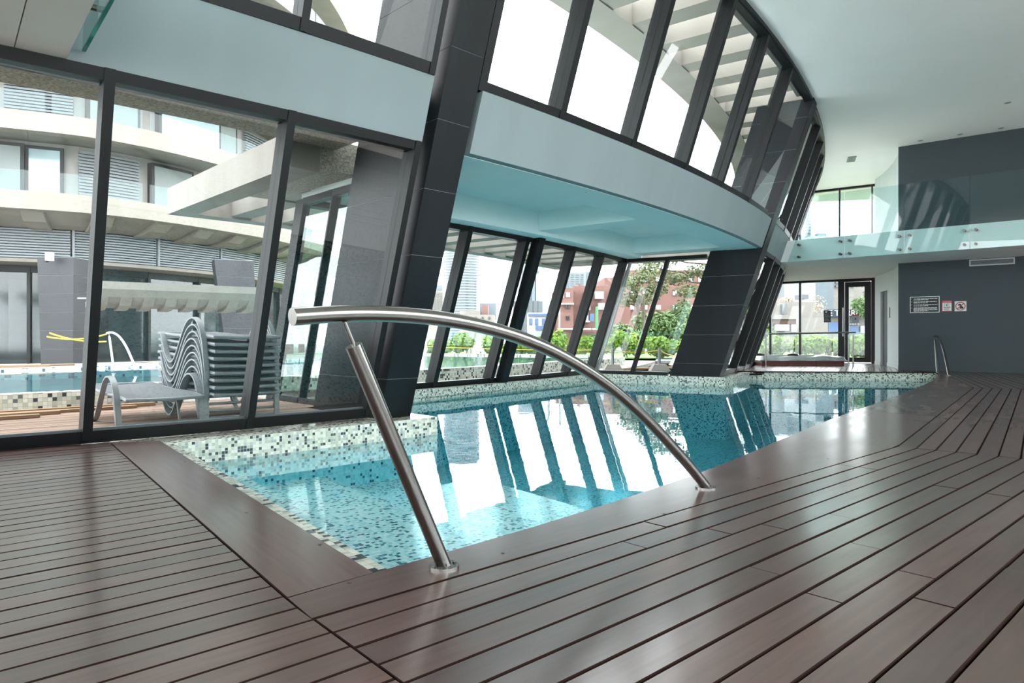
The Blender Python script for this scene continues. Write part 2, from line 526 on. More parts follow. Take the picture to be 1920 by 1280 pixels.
def words(name, body, size, org, right, up, mat, parent, depth=0.002, align='CENTER'):
    cu = bpy.data.curves.new(name, 'FONT'); cu.body = body; cu.size = size; cu.extrude = depth
    cu.align_x = align; cu.align_y = 'CENTER'
    t = bpy.data.objects.new(name + '_tmp', cu); COL.objects.link(t)
    bpy.context.view_layer.update()
    me = bpy.data.meshes.new_from_object(t.evaluated_get(bpy.context.evaluated_depsgraph_get()))
    COL.objects.unlink(t); bpy.data.objects.remove(t); bpy.data.curves.remove(cu)
    right = V(right).normalized(); up = V(up).normalized(); nrm = right.cross(up)
    mx = Matrix((right, up, nrm)).transposed().to_4x4(); mx.translation = V(org) - ORG[parent.name]
    me.transform(mx); me.materials.clear(); me.materials.append(mat); me.name = name
    o = bpy.data.objects.new(name, me); COL.objects.link(o); o.parent = parent; ORG[o.name] = ORG[parent.name].copy()
    return o

# ------------------------------------------------------------------ the deck: straight boards in mitred sections of the ring
HALF = 5.15
def sect(k): return -48.0 + 10.3 * k

def board(m, q, z0, z1, ch=0.0022):
    q = [V((p[0], p[1], 0)) for p in q]; n = len(q); up = []
    for i in range(n):
        a = (q[(i + 1) % n] - q[i]).normalized(); b = (q[i - 1] - q[i]).normalized()
        up.append(q[i] + (a + b) * ch)
    i0 = len(m.v)
    for p in q: m.v.append(V((p.x, p.y, z0)))
    for p in q: m.v.append(V((p.x, p.y, z1 - ch)))
    for p in up: m.v.append(V((p.x, p.y, z1)))
    m.f.append([i0 + i for i in range(n)][::-1])
    for r_ in (0, 1):
        for i in range(n):
            j = (i + 1) % n
            m.f.append([i0 + r_ * n + i, i0 + r_ * n + j, i0 + (r_ + 1) * n + j, i0 + (r_ + 1) * n + i])
    m.f.append([i0 + 2 * n + i for i in range(n)])

def row_pts(k, p0, p1, s0, s1):
    """s0, s1: along-positions as functions of p (slanted ends) or numbers"""
    a = math.radians(sect(k)); e = V((math.cos(a), math.sin(a), 0)); t = V((-math.sin(a), math.cos(a), 0)); c = V((CX, CY, 0))
    g = lambda s, p: s(p) if callable(s) else s
    return [c + e * p0 + t * g(s0, p0), c + e * p1 + t * g(s0, p1), c + e * p1 + t * g(s1, p1), c + e * p0 + t * g(s1, p0)]

def sect_uv(k):
    a = math.radians(sect(k)); return uv_frame((CX, CY, 0), (-math.sin(a), math.cos(a), 0))

floor = struct('floor', (0, 2, 0))
GAP = 0.006
SEAM = -49.312
def ang(k, ph): return lambda p: p * math.tan(math.radians(ph - sect(k)))
PITCH = 0.098
def row_p(n): return (R + 3.495 + PITCH * n) * math.cos(math.radians(HALF))
STEP = PITCH * math.cos(math.radians(HALF))

def lay(k, n, s0, s1, joints, mat='deck', name='plank'):
    p0 = row_p(n) + GAP / 2; p1 = row_p(n) + STEP - GAP / 2
    ends = [s0] + joints + [s1]
    for i in range(len(ends) - 1):
        m = M()
        a = ends[i]; b = ends[i + 1]
        if i > 0: a = a + 0.0012
        if i < len(ends) - 2: b = b - 0.0012
        board(m, row_pts(k, p0, p1, a, b), -0.032, 0.0 + rnd.uniform(-0.0012, 0.0012))
        m.build(name, [MT[mat], MT['board_edge']], floor, uv=sect_uv(k))

for n in range(0, 27):            # section next to the camera, right of the seam
    j = []
    s = rnd.uniform(0.2, 1.1)
    while s < 2.3:
        if s > -0.4: j.append(s)
        s += rnd.uniform(1.5, 2.2)
    lay(0, n, ang(0, SEAM), ang(0, sect(0) + HALF), [x for x in j if x > -0.5])
for n in range(0, 22):            # middle section
    j = [rnd.uniform(-1.6, 1.6)] if rnd.random() < 0.75 else []
    lay(1, n, ang(1, sect(1) - HALF), ang(1, sect(1) + HALF), j)
for n in range(0, 18):            # far section up to the slate wall
    lay(2, n, ang(2, sect(2) - HALF), ang(2, sect(2) + HALF), [])
# boards left of the seam run up to the glass
LP = 0.0899
p_top = (R + 0.06) * math.cos(math.radians(1.9))
n = 0
while True:
    p0 = p_top + LP * n; n += 1
    if p0 > R + 6.2: break
    p1 = p0 + LP - 0.005
    m = M()
    def s1(p):                     # boards end on the outer edge of the left coping, then on the seam
        a = math.radians(sect(0)); e = V((math.cos(a), math.sin(a), 0)); t = V((-math.sin(a), math.cos(a), 0)); o_ = V((CX, CY, 0)) + e * p
        A_, B_ = V((-2.457, 4.181, 0)), V((-0.560, 1.699, 0)); d_ = (B_ - A_).normalized(); nn_ = V((-d_.y, d_.x, 0))
        s_c = (A_ - o_).dot(nn_) / t.dot(nn_); s_s = p * math.tan(math.radians(SEAM - sect(0)))
        hit = o_ + t * s_c
        return (s_c if (hit - A_).dot(d_) < (B_ - A_).length else s_s) - 0.004
    s_left = -5.6
    cut = rnd.uniform(-4.4, -1.6) if n % 3 == 0 else None
    if cut and cut < s1(p0) - 0.5:
        board(m, row_pts(0, p0, p1, s_left, cut - 0.001), -0.032, rnd.uniform(-0.001, 0.001)); m.build('plank', [MT['deck'], MT['board_edge']], floor, uv=sect_uv(0))
        m = M(); board(m, row_pts(0, p0, p1, cut + 0.001, s1), -0.032, rnd.uniform(-0.001, 0.001)); m.build('plank', [MT['deck'], MT['board_edge']], floor, uv=sect_uv(0))
    else:
        board(m, row_pts(0, p0, p1, s_left, s1), -0.032, rnd.uniform(-0.001, 0.001)); m.build('plank', [MT['deck'], MT['board_edge']], floor, uv=sect_uv(0))

# coping boards round the pool
LC = [V((-0.379, 1.879, 0)), V((-2.200, 4.267, 0)), V((-2.457, 4.181, 0)), V((-0.560, 1.699, 0))]
m = M(); board(m, LC, -0.035, 0.001); lc = m.build('coping_board', [MT['coping'], MT['board_edge']], floor, uv=uv_frame((0, 0, 0), LC[1] - LC[0]))
EDGE = [(-48.86, 3.193), (-47.73, 3.157), (-46.76, 3.112), (-45.8, 3.065), (-44.6, 2.985), (-43.46, 2.90), (-42.2, 2.83), (-40.95, 2.778), (-39.2, 2.755), (-37.5, 2.767), (-36, 2.80),
        (-34.8, 2.84), (-33.0, 2.905), (-31.3, 2.99), (-29.5, 3.085), (-27.7, 3.186), (-26.4, 3.26), (-25.2, 3.31)]
def edge_dr(ph):
    for (a, x), (b, y) in zip(EDGE, EDGE[1:]):
        if a <= ph <= b: return x + (y - x) * (ph - a) / (b - a)
    return EDGE[0][1] if ph < EDGE[0][0] else EDGE[-1][1]
def outer_dr(ph):
    k = 0 if ph < sect(0) + HALF else (1 if ph < sect(1) + HALF else 2)
    return row_p(0) / math.cos(math.radians(ph - sect(k))) - R - GAP / 2
cuts = [-48.86, -46.2, -43.0, -39.4, -36.2, -32.7, -28.9, -25.2]
copings = [lc]
for a, b in zip(cuts, cuts[1:]):
    nseg = 12; inner = []; outer = []
    for i in range(nseg + 1):
        ph = a + (b - a) * i / nseg
        inner.append(P(edge_dr(ph), ph)); outer.append(P(outer_dr(ph), ph))
    if a == cuts[0]:
        inner[0] = V((-0.379, 1.879, 0)); outer[0] = P(outer_dr(-49.32), -49.32); outer.insert(0, V((-0.557, 1.696, 0)))
        ring_pts = inner + outer[::-1]
    else:
        ring_pts = inner + outer[::-1]
    m = M(); i0 = 0
    tri = tessellate_polygon([ring_pts])
    nn = len(ring_pts)
    for z in (-0.035, 0.001):
        for p in ring_pts: m.v.append(V((p.x, p.y, z)))
    for t in tri:
        m.f.append([i for i in t]); m.f.append([i + nn for i in t])
    for i in range(nn):
        j = (i + 1) % nn; m.f.append([i, j, j + nn, i + nn])
    mid = P(3, (a + b) / 2); dirv = P(3, b) - P(3, a)
    copings.append(m.build('coping_board', [MT['coping'], MT['board_edge']], floor, uv=uv_frame(mid, dirv)))
for i, (px, py) in enumerate([(-0.98, 2.52), (-0.60, 2.13), (-0.43, 1.80), (-1.7, 3.55)]):
    M().cyl((px, py, 0.0005), 0.006, 0.0012, 10).build('screw', MT['black'], lc)

for ph_, dd_ in ((-48.2, 3.30), (-46.9, 3.36), (-45.4, 3.30), (-44.1, 3.34), (-42.0, 3.22), (-40.3, 3.25)):
    ci = max(k for k, c0 in enumerate(cuts[:-1]) if ph_ >= c0) + 1
    M().cyl(P(dd_, ph_, .0008), .0055, .0012, 10).build('screw', MT['black'], copings[ci])

# far side of the pool and on to the end glazing: fine boards, too many to pick apart
FAR_L, FAR_R = V((4.62, 12.83, 0)), V((7.86, 12.62, 0))
fd = (FAR_R - FAR_L).normalized()
m = M(); board(m, [FAR_L - fd * 0.05, FAR_R + fd * 0.1, FAR_R + fd * 0.1 + V((0.007, 0.10, 0)), FAR_L - fd * 0.05 + V((0.007, 0.10, 0))], -0.04, 0.001)
m.build('coping_board', [MT['coping'], MT['board_edge']], floor, uv=uv_frame(FAR_L, fd))
m = M()
def far_start(k, p):
    a = math.radians(sect(k)); e = V((math.cos(a), math.sin(a), 0)); t = V((-math.sin(a), math.cos(a), 0)); c = V((CX, CY, 0))
    o = c + e * p; q0 = FAR_L + V((0.007, 0.104, 0)); nrm = V((-fd.y, fd.x, 0))
    return (q0 - o).dot(nrm) / t.dot(nrm)
for nneg in range(-35, 0):
    p0 = row_p(nneg) + GAP / 2; p1 = row_p(nneg) + STEP - GAP / 2
    board(m, row_pts(2, p0, p1, lambda p: far_start(2, p), ang(2, sect(2) + HALF)), -0.032, 0.0)
for nn_ in range(-35, 26):
    p0 = row_p(nn_) + GAP / 2; p1 = row_p(nn_) + STEP - GAP / 2
    board(m, row_pts(3, p0, p1, ang(3, sect(3) - HALF), ang(3, -14.5)), -0.032, 0.0)
for nn_ in range(18, 26):
    p0 = row_p(nn_) + GAP / 2; p1 = row_p(nn_) + STEP - GAP / 2
    board(m, row_pts(2, p0, p1, ang(2, sect(2) - HALF), ang(2, sect(2) + HALF)), -0.032, 0.0)
o = m.build('plank_field', [MT['deck'], MT['board_edge']], floor, uv=sect_uv(2)); o['kind'] = 'stuff'

# ------------------------------------------------------------------ the pool
basin = [V((-0.379, 1.879, 0)), V((-2.200, 4.267, 0))]
LEDGE0, LEDGE1 = -48.44, -44.30
basin += [P(0.23, LEDGE0 + (LEDGE1 - LEDGE0) * i / 8) for i in range(0, 9)]
basin += [P(-2.12, -44.30)] + [P(-2.12 - 0.10 * math.sin(math.pi * (i / 14)), -44.3 + 13.35 * i / 14) for i in range(1, 15)]
basin += [P(0.14, -30.85)] + [P(0.2, -30.2 + 3.2 * i / 5) for i in range(6)]
basin += [FAR_L + fd * 0.12, FAR_R]
basin += [P(edge_dr(ph), ph) for ph in [-25.6 - 0.6 * i for i in range(39)] if ph > -48.8]
def poly_solid(m, pts, z0, z1):
    tri = tessellate_polygon([pts]); nn = len(pts); i0 = len(m.v)
    for z in (z0, z1):
        for p in pts: m.v.append(V((p[0], p[1], z)))
    for t in tri:
        m.f.append([i0 + i for i in t]); m.f.append([i0 + i + nn for i in t])
    for i in range(nn):
        j = (i + 1) % nn; m.f.append([i0 + i, i0 + j, i0 + j + nn, i0 + i + nn])
FLOORZ = -1.05
pool = thing('swimming_pool', 'indoor swimming pool lined with cream and charcoal mosaic beside the curved deck', 'pool', (2.5, 7, FLOORZ))
m = M()
for a, b in zip(basin, basin[1:] + basin[:1]):
    m.poly([V((a.x, a.y, -.2255)), V((b.x, b.y, -.2255)), V((b.x, b.y, -0.02)), V((a.x, a.y, -0.02))])
m.build('waterline_course', MT['mosaic'], pool, uv=uv_polar)
m = M()
for a, b in zip(basin, basin[1:] + basin[:1]):
    m.poly([V((a.x, a.y, FLOORZ)), V((b.x, b.y, FLOORZ)), V((b.x, b.y, -.2255)), V((a.x, a.y, -.2255))])
m.build('pool_wall', MT['mosaic_wet'], pool, uv=uv_polar)
m = M(); poly_solid(m, basin, FLOORZ - 0.1, FLOORZ)
m.build('pool_floor', MT['mosaic_wet'], pool, uv=uv_polar)
# tiled ledge below the left glazing, the bay sill and the ledge by the far column
M().ring(-0.12, 0.23, -49.2, LEDGE1, -0.12, -0.02, 10).build('ledge', MT['mosaic'], pool, uv=uv_polar)
M().ring(-2.45, 0.12, LEDGE1 - 0.5, LEDGE1, -0.12, -0.021, 1).build('ledge', MT['mosaic'], pool, uv=uv_polar)
M().ring(-2.55, -2.12, -45.0, -30.5, -0.12, -0.022, 28).build('ledge', MT['mosaic'], pool, uv=uv_polar)
M().ring(-2.45, 0.14, -30.85, -29.9, -0.12, -0.021, 2).build('ledge', MT['mosaic'], pool, uv=uv_polar)
M().ring(-0.12, 0.2, -30.2, -26.6, -0.12, -0.02, 6).build('ledge', MT['mosaic'], pool, uv=uv_polar)
# entry steps along the left coping
ld = (LC[1] - LC[0]).normalized(); lnorm = V((ld.y, -ld.x, 0))
if lnorm.dot(V((1, 1, 0))) < 0: lnorm = -lnorm
uvL = uv_frame(LC[0], ld)
off = 0.0
for i, (w, z) in enumerate([(0.0715, -0.0235), (0.42, -0.27), (0.6, -0.37), (0.7, -0.47), (0.8, -0.60)]):
    s_a, s_b = -0.9, 3.6
    q = [LC[0] + ld * s_a + lnorm * (off - (0 if i else 0.1)), LC[0] + ld * s_b + lnorm * (off - (0 if i else 0.1)), LC[0] + ld * s_b + lnorm * (off + w), LC[0] + ld * s_a + lnorm * (off + w)]
    # keep the steps inside the basin: between the right coping and the tiled ledge
    def clip(o_, d_):
        lo, hi = -0.9, 3.6
        # hit with ledge ring dr=.23 going up and the right coping going down
        s = 0.0
        while s < hi and polar(o_ + d_ * s)[0] > 0.235: s += 0.01
        hi = s
        s = 0.6
        while s > lo:
            dr, ph = polar(o_ + d_ * s)
            if dr > edge_dr(ph) - 0.002: break
            s -= 0.01
        return s, hi
    base0 = LC[0] + lnorm * max(off, 0.003); base1 = LC[0] + lnorm * (off + w)
    a0, a1 = clip(base0, ld); b0, b1 = clip(base1, ld)
    q = [base0 + ld * a0, base0 + ld * a1, base1 + ld * b1, base1 + ld * b0]
    M().prism(q, FLOORZ, z).build('step', MT['mosaic_wet'], pool, uv=uvL)
    off += w
# single tiles on the rim strip nearest the eye, the rest of that strip joined
tm = {}
tile_mesh = None
stuff = M(); cnt = 0
c_ = 0.0235
for i in range(0, 128):
    for j in range(3):
        o_ = LC[0] + ld * (i * c_ + 0.012) + lnorm * (j * c_ + 0.012)
        dr, ph = polar(o_)
        if dr < 0.26 or dr > edge_dr(ph) - 0.012: continue
        h = c_ / 2 - 0.0008
        if cnt >= 240:
            board(stuff, [o_ + ld * (-h) + lnorm * (-h), o_ + ld * h + lnorm * (-h), o_ + ld * h + lnorm * h, o_ + ld * (-h) + lnorm * h], -0.024, -0.0195, 0.0008)
        else:
            t_ = M()
            qq = [o_ + ld * (-h) + lnorm * (-h), o_ + ld * h + lnorm * (-h), o_ + ld * h + lnorm * h, o_ + ld * (-h) + lnorm * h]
            if tile_mesh is None:
                board(t_, qq, -0.024, -0.0195, 0.0008)
                to = t_.build('mosaic_tile', MT['tile'], pool); tile_mesh = to.data; t_org = o_.copy()
            else:
                to = bpy.data.objects.new('mosaic_tile', tile_mesh); COL.objects.link(to); to.parent = pool
                to.location = o_ - t_org
            cnt += 1
ss_ = stuff.build('rim_tiles', MT['mosaic'], pool, uv=uv_frame(LC[0] + ld * .0003 + lnorm * .0003, ld)); ss_['kind'] = 'stuff'
# sub-base under the deck so the joints read dark
m = M()
sub = [P(7.4, -64), P(7.4, -14)]
def underdeck(name, pts):
    mm = M(); poly_solid(mm, pts, -0.075, -0.045); return mm.build(name, MT['void'], floor)
under = [V((-0.36, 1.86, 0))] + [P(edge_dr(ph) + 0.02, ph) for ph in [-48.8 + 0.8 * i for i in range(30)]] + [P(3.4, -24.8), P(6.6, -24.8), P(6.6, -33), P(6.6, -41), P(6.6, -49.33), P(3.3, -49.33)]
underdeck('deck_underside', under)
underdeck('deck_underside', [V((-0.40, 1.86, 0)), V((-2.215, 4.25, 0)), V((-2.5, 4.2, 0)), P(-0.05, -49.4), P(-0.05, -53), P(-0.05, -57), P(-0.05, -60.5), P(6.6, -60.5), P(6.6, -55), P(6.6, -49.33), P(3.3, -49.33)])
underdeck('deck_underside', [FAR_L + V((-0.2, 0.03, 0)), FAR_R + V((-0.02, 0.03, 0)), P(6.6, -24.8), P(6.6, -20), P(6.6, -14.2), P(-0.1, -14.2), P(-0.1, -20), P(-0.1, -26.4)])

# water
WTOP, WSIDE = water_mat('pool_water', '#eafcff', 0.05, 2.6, '#40e0ec', 0.12)
def inset(pts, d):
    area = sum(a.x * b.y - b.x * a.y for a, b in zip(pts, pts[1:] + pts[:1])); sg = 1 if area > 0 else -1; out = []
    for i, p in enumerate(pts):
        e1 = (p - pts[i - 1]).normalized(); e2 = (pts[(i + 1) % len(pts)] - p).normalized()
        n1 = V((-e1.y, e1.x, 0)) * sg; n2 = V((-e2.y, e2.x, 0)) * sg; b = (n1 + n2)
        out.append(p + b.normalized() * (d / max(.4, b.normalized().dot(n1))))
    return out
m = M(); pts = inset([V((p.x, p.y, 0)) for p in basin], .004); tri = tessellate_polygon([pts]); nn = len(pts)
for z in (FLOORZ + 0.004, WATER):
    for p in pts: m.v.append(V((p.x, p.y, z)))
for t in tri: m.f.append(list(t)); m.f.append([i + nn for i in t])
for i in range(nn): m.f.append([i, (i + 1) % nn, (i + 1) % nn + nn, i + nn])
wt = m.build('pool_water', [WTOP, WSIDE])
for f in wt.data.polygons: f.material_index = 0 if f.normal.z > 0.5 else 1
tag(wt, 'still turquoise water filling the indoor pool', 'water', kind='stuff')

# ------------------------------------------------------------------ leaning glazing
WN = [0]
def mull(m, dr, ph, z0, z1, w=0.05, d=0.13, inn=0.02):
    a = math.degrees(w / 2 / R)
    m.box8([PL(dr + inn, ph - a, z0), PL(dr + inn, ph + a, z0), PL(dr - d, ph + a, z0), PL(dr - d, ph - a, z0)],
           [PL(dr + inn, ph - a, z1), PL(dr + inn, ph + a, z1), PL(dr - d, ph + a, z1), PL(dr - d, ph - a, z1)])
def chord(m, d0, d1, p0, p1, z0, z1):
    m.box8([PL(d0, p0, z0), PL(d1, p0, z0), PL(d1, p1, z0), PL(d0, p1, z0)], [PL(d0, p0, z1), PL(d1, p0, z1), PL(d1, p1, z1), PL(d0, p1, z1)])
def window(dr, p0, p1, z0, z1, w=0.05, left=True, right=False, brail=0.075, trail=0.06, d=0.13, gmat='glass', silver=False):
    WN[0] += 1
    e = struct('window_%d' % WN[0], PL(dr, p0, z0))
    if left:
        m = M(); mull(m, dr, p0, z0, z1, w, d); m.build('mullion', MT['frame'], e)
    if right:
        m = M(); mull(m, dr, p1, z0, z1, w, d); m.build('mullion', MT['frame'], e)
    a = math.degrees(w / 2 / R)
    m = M(); chord(m, dr + 0.012, dr - d + 0.02, p0 + a, p1 - a, z0, z0 + brail); m.build('bottom_rail', MT['frame'], e)
    m = M(); chord(m, dr + 0.012, dr - d + 0.02, p0 + a, p1 - a, z1 - trail, z1); m.build('top_rail', MT['frame'], e)
    if silver:
        m = M(); chord(m, dr - 0.030, dr - 0.052, p0 + a, p1 - a, z0 + brail, z0 + brail + 0.012); m.build('glazing_bead', MT['frame_light'], e)
    m = M(); chord(m, dr - 0.055, dr - 0.067, p0 + a, p1 - a, z0 + brail, z1 - trail); m.build('pane', MT[gmat], e)
    return e
def radial_window(ph, dA, dB, z0, z1, w=0.05, gmat='glass', firstmull=True, lastmull=False):
    WN[0] += 1
    e = struct('window_%d' % WN[0], PL(dA, ph, z0)); a = math.degrees(0.05 / R); g = math.degrees(0.006 / R)
    def piece(name, d0, d1, za, zb, aa, mat):
        m = M(); m.box8([PL(d0, ph - aa, za), PL(d0, ph + aa, za), PL(d1, ph + aa, za), PL(d1, ph - aa, za)],
                        [PL(d0, ph - aa, zb), PL(d0, ph + aa, zb), PL(d1, ph + aa, zb), PL(d1, ph - aa, zb)]); m.build(name, mat, e)
    if firstmull: piece('mullion', dA - w / 2, dA + w / 2, z0, z1, a, MT['frame'])
    if lastmull: piece('mullion', dB - w / 2, dB + w / 2, z0, z1, a, MT['frame'])
    piece('bottom_rail', dA + w / 2, dB - w / 2, z0, z0 + 0.06, a, MT['frame'])
    piece('top_rail', dA + w / 2, dB - w / 2, z1 - 0.06, z1, a, MT['frame'])
    piece('pane', dA + w / 2, dB - w / 2, z0 + 0.06, z1 - 0.06, g, MT[gmat])
    return e

LA = [-60.75, -58.8, -56.9, -54.98, -53.05, -51.12, -49.18, -47.24, -45.37]
for a, b in zip(LA, LA[1:]):
    window(0, a, b, 0.0, Z1, w=0.052, right=(b == LA[-1]), silver=True)
    window(0, a, b, Z2, Z3, w=0.05, right=(b == LA[-1]))
UP = [-44.45, -42.62, -40.40, -38.12, -35.95, -33.65, -31.35, -30.95]
for a, b in zip(UP[:-1], UP[1:]):
    if b - a > 1: window(0, a, b, Z2, Z3, w=0.075, d=0.16)
UB = [-29.95, -28.0, -26.0, -24.0, -22.0, -20.0, -18.0, -16.6]
for a, b in zip(UB, UB[1:]):
    window(0, a, b, Z2, Z3, w=0.075, d=0.17, right=(b == UB[-1]))
    window(0, a, b, 0.0, Z1, w=0.075, d=0.17, right=(b == UB[-1]))
ZB = 2.03
BAYM = [-44.7, -42.1, -39.95, -37.5, -34.9, -32.85, -30.75]
for a, b in zip(BAYM, BAYM[1:]):
    window(-2.26, a, b, -0.02, ZB, w=0.085, right=(b == BAYM[-1]), d=0.14)
radial_window(-44.72, -2.26, -1.66, -0.02, ZB, gmat='glass_bay', firstmull=False)
radial_window(-44.72, -1.66, -1.05, -0.02, ZB, w=0.02, gmat='glass_bay')
radial_window(-30.72, -2.26, -1.50, -0.02, ZB, w=0.06, firstmull=False)
radial_window(-30.72, -1.50, -0.82, -0.02, ZB, w=0.06)
# steel post in the middle of the bay glazing and lighter corner post
sp = M(); mull(sp, -2.16, -37.1, -0.02, ZB, 0.14, 0.12)
tag(sp.build('steel_post', MT['column']), 'wide dark steel post leaning in the middle of the bay glazing', 'post')
sp = M(); mull(sp, -2.2, -30.62, -0.02, ZB, 0.07, 0.03)
tag(sp.build('corner_post', MT['frame_light']), 'slim grey post at the far corner of the bay glazing', 'post')

# band between lower and upper glazing
skin(M().ring(0.0, -0.14, -61.5, -45.3, Z1, Z2, 34, lean=True).build('wall_left', MT['fascia']))
skin(M().ring(0.03, -0.45, -44.45, -30.85, Z1, Z2, 30, lean=True).build('wall_center', MT['fascia']))
skin(M().ring(0.0, -0.5, -29.95, -16.4, Z1, Z2, 26, lean=True).build('wall_far', MT['fascia']))

# leaning slab columns clad in dark panels
def column(name, label, p0, p1, d0, d1, z0, z1, first):
    c = thing(name, label, 'column', PL(0, (p0 + p1) / 2, z0))
    a = 0.0006
    m = M(); m.box8([PL(d0 - .004, p0 + .008, z0), PL(d0 - .004, p1 - .008, z0), PL(d1 + .004, p1 - .008, z0), PL(d1 + .004, p0 + .008, z0)],
                    [PL(d0 - .004, p0 + .008, z1), PL(d0 - .004, p1 - .008, z1), PL(d1 + .004, p1 - .008, z1), PL(d1 + .004, p0 + .008, z1)])
    m.build('core', MT['column_core'], c)
    z = z0; h = first
    while z < z1 - 0.01:
        zt = min(z + h, z1)
        m = M(); m.box8([PL(d0, p0, z), PL(d0, p1, z), PL(d1, p1, z), PL(d1, p0, z)], [PL(d0, p0, zt - .0035), PL(d0, p1, zt - .0035), PL(d1, p1, zt - .0035), PL(d1, p0, zt - .0035)])
        m.build('cladding_panel', MT['column'], c)
        z = zt; h = 0.485
    return c
column('leaning_column', 'dark slate-clad leaning column standing between the near windows and the pool bay', -45.18, -44.58, 0.05, -1.03, -0.02, Z3, 0.33)
column('leaning_column', 'dark slate-clad leaning column at the far end of the pool bay', -30.78, -30.12, 0.04, -0.80, -0.02, Z3, 0.22)

# ------------------------------------------------------------------ ceilings
DT = K * Z3
cl = struct('ceiling', P(3, -40, Z3))
M().ring(DT - 0.05, 8.6, -61.5, -14.0, Z3, Z3 + 0.12, 60).build('ceiling_slab', MT['ceiling'], cl)
M().ring(DT - 0.10, DT + 0.02, -61.5, -15.5, Z3 - 0.05, Z3 + 0.05, 60).build('edge_trim', MT['frame'], cl)
bay = struct('ceiling_bay', P(-0.5, -37.5, ZB))
M().ring(-1.75, 0.30, -44.5, -30.7, 2.34, 2.50, 28).build('ceiling_slab', MT['bay_paint'], bay)
M().ring(-1.78, -1.33, -44.6, -30.6, ZB, 2.42, 28).build('edge_beam', MT['bay_paint'], bay)
M().ring(0.16, 0.64, -44.5, -30.8, Z1 - 0.004, 2.42, 28).build('edge_beam', MT['bay_paint'], bay)
M().ring(-1.5, 0.2, -37.75, -37.0, Z1, 2.40, 2).build('cross_beam', MT['bay_paint'], bay)
M().ring(-1.5, 0.2, -31.55, -30.7, Z1, 2.40, 2).build('cross_beam', MT['bay_paint'], bay)
M().ring(-1.5, 0.2, -44.6, -43.8, Z1, 2.40, 2).build('cross_beam', MT['bay_paint'], bay)

def grille(name, label, c, right, fwd, w, h, nrm, slats, mat_f, cat='vent'):
    right, fwd, nrm = V(right).normalized(), V(fwd).normalized(), V(nrm).normalized(); c = V(c)
    g = thing(name, label, cat, c); t = 0.02
    def slab(nm, x0, x1, y0, y1, z0, z1, mat):
        f = lambda x, y, z: c + right * x + fwd * y + nrm * z
        M().box8([f(x0, y0, z0), f(x1, y0, z0), f(x1, y1, z0), f(x0, y1, z0)], [f(x0, y0, z1), f(x1, y0, z1), f(x1, y1, z1), f(x0, y1, z1)]).build(nm, mat, g)
    slab('frame', -w / 2, w / 2, -h / 2, -h / 2 + t, 0, .02, mat_f); slab('frame', -w / 2, w / 2, h / 2 - t, h / 2, 0, .02, mat_f)
    slab('frame', -w / 2, -w / 2 + t, -h / 2 + t, h / 2 - t, 0, .02, mat_f); slab('frame', w / 2 - t, w / 2, -h / 2 + t, h / 2 - t, 0, .02, mat_f)
    slab('backing', -w / 2 + t, w / 2 - t, -h / 2 + t, h / 2 - t, 0, .004, MT['black'])
    for i in range(slats):
        y = -h / 2 + t + (h - 2 * t) * (i + .5) / slats
        slab('slat', -w / 2 + t, w / 2 - t, y - .006, y + .006, .004, .014, MT['grey_metal'])
    return g
vc = P(1.98, -22.75, Z3 - 0.001); va = math.radians(-22.75)
grille('ceiling_vent', 'small grey slatted vent in the high white ceiling', vc, (-math.sin(va), math.cos(va), 0), (math.cos(va), math.sin(va), 0), 0.42, 0.16, (0, 0, -1), 6, MT['grey_metal'])
def downlight(p, label):
    t = thing('downlight', label, 'light fitting', p, 'recessed downlights in the high ceiling')
    M().cyl(V(p) + V((0, 0, -0.006)), 0.05, 0.006, 20).build('trim_ring', MT['white_plastic'], t)
    M().cyl(V(p) + V((0, 0, -0.008)), 0.032, 0.003, 16).build('lens', MT['frame_light'], t)
downlight(P(4.14, -27.65, Z3), 'round recessed downlight alone near the right edge of the high ceiling')
wu = (V((9.05, 12.05, 0)) - V((7.5, 13.3, 0))).normalized(); wo = V((7.5, 13.3, 0))
wn_ = V((-wu.y, wu.x, 0))
if wn_.y > 0: wn_ = -wn_
for s, lab in ((0.42, 'recessed downlight nearest the corner of the upper slate wall'), (1.05, 'recessed downlight in the middle along the upper slate wall'), (1.66, 'recessed downlight along the upper slate wall nearest the right edge')):
    q = wo + wu * s + wn_ * 0.16; downlight(V((q.x, q.y, Z3)), lab)

# ------------------------------------------------------------------ right side: slate wall, curved white wall, end glazing
wr = M(); A0 = V((7.56, 13.36, 0)); A1 = A0 + wu * 5.2; bk = -wn_ * 0.25
wr.prism([A0, A1, A1 + bk, A0 + bk], 0.0, Z3)
skin(wr.build('wall_right', MT['darkwall']))
b_ = M(); b_.prism([A0 + wn_ * 0.012, A1 + wn_ * 0.012, A1, A0], 0.0, 0.075); skin(b_.build('baseboard_right', MT['darkwall']))
# curved white return wall with a dark doorway
cw = [V((7.56, 13.36, 0)), V((7.72, 13.62, 0)), V((7.93, 14.05, 0)), V((8.13, 14.55, 0)), V((8.33, 15.15, 0)), V((8.50, 15.75, 0)), V((8.56, 16.1, 0))]
wv = struct('wall_return', cw[0])
for i, (a, b) in enumerate(zip(cw, cw[1:])):
    d = (b - a).normalized(); n_ = V((d.y, -d.x, 0)) * 0.2
    z0 = 1.68 if i == 4 else 0.0
    M().prism([a, b, b + n_, a + n_], z0, Z3).build('wall_segment', MT['white'], wv)
    if i != 4:
        nb = V((-d.y, d.x, 0)) * 0.01
        M().prism([a + nb, b + nb, b, a], 0, 0.08).build('skirting', MT['white'], wv)
a, b = cw[4], cw[5]; d = (b - a).normalized(); n_ = V((d.y, -d.x, 0))
dr_ = struct('door_2', a)
M().prism([a + n_ * .05, b + n_ * .05, b + n_ * .12, a + n_ * .12], 0, 1.68).build('door_leaf', MT['darkwall'], dr_)
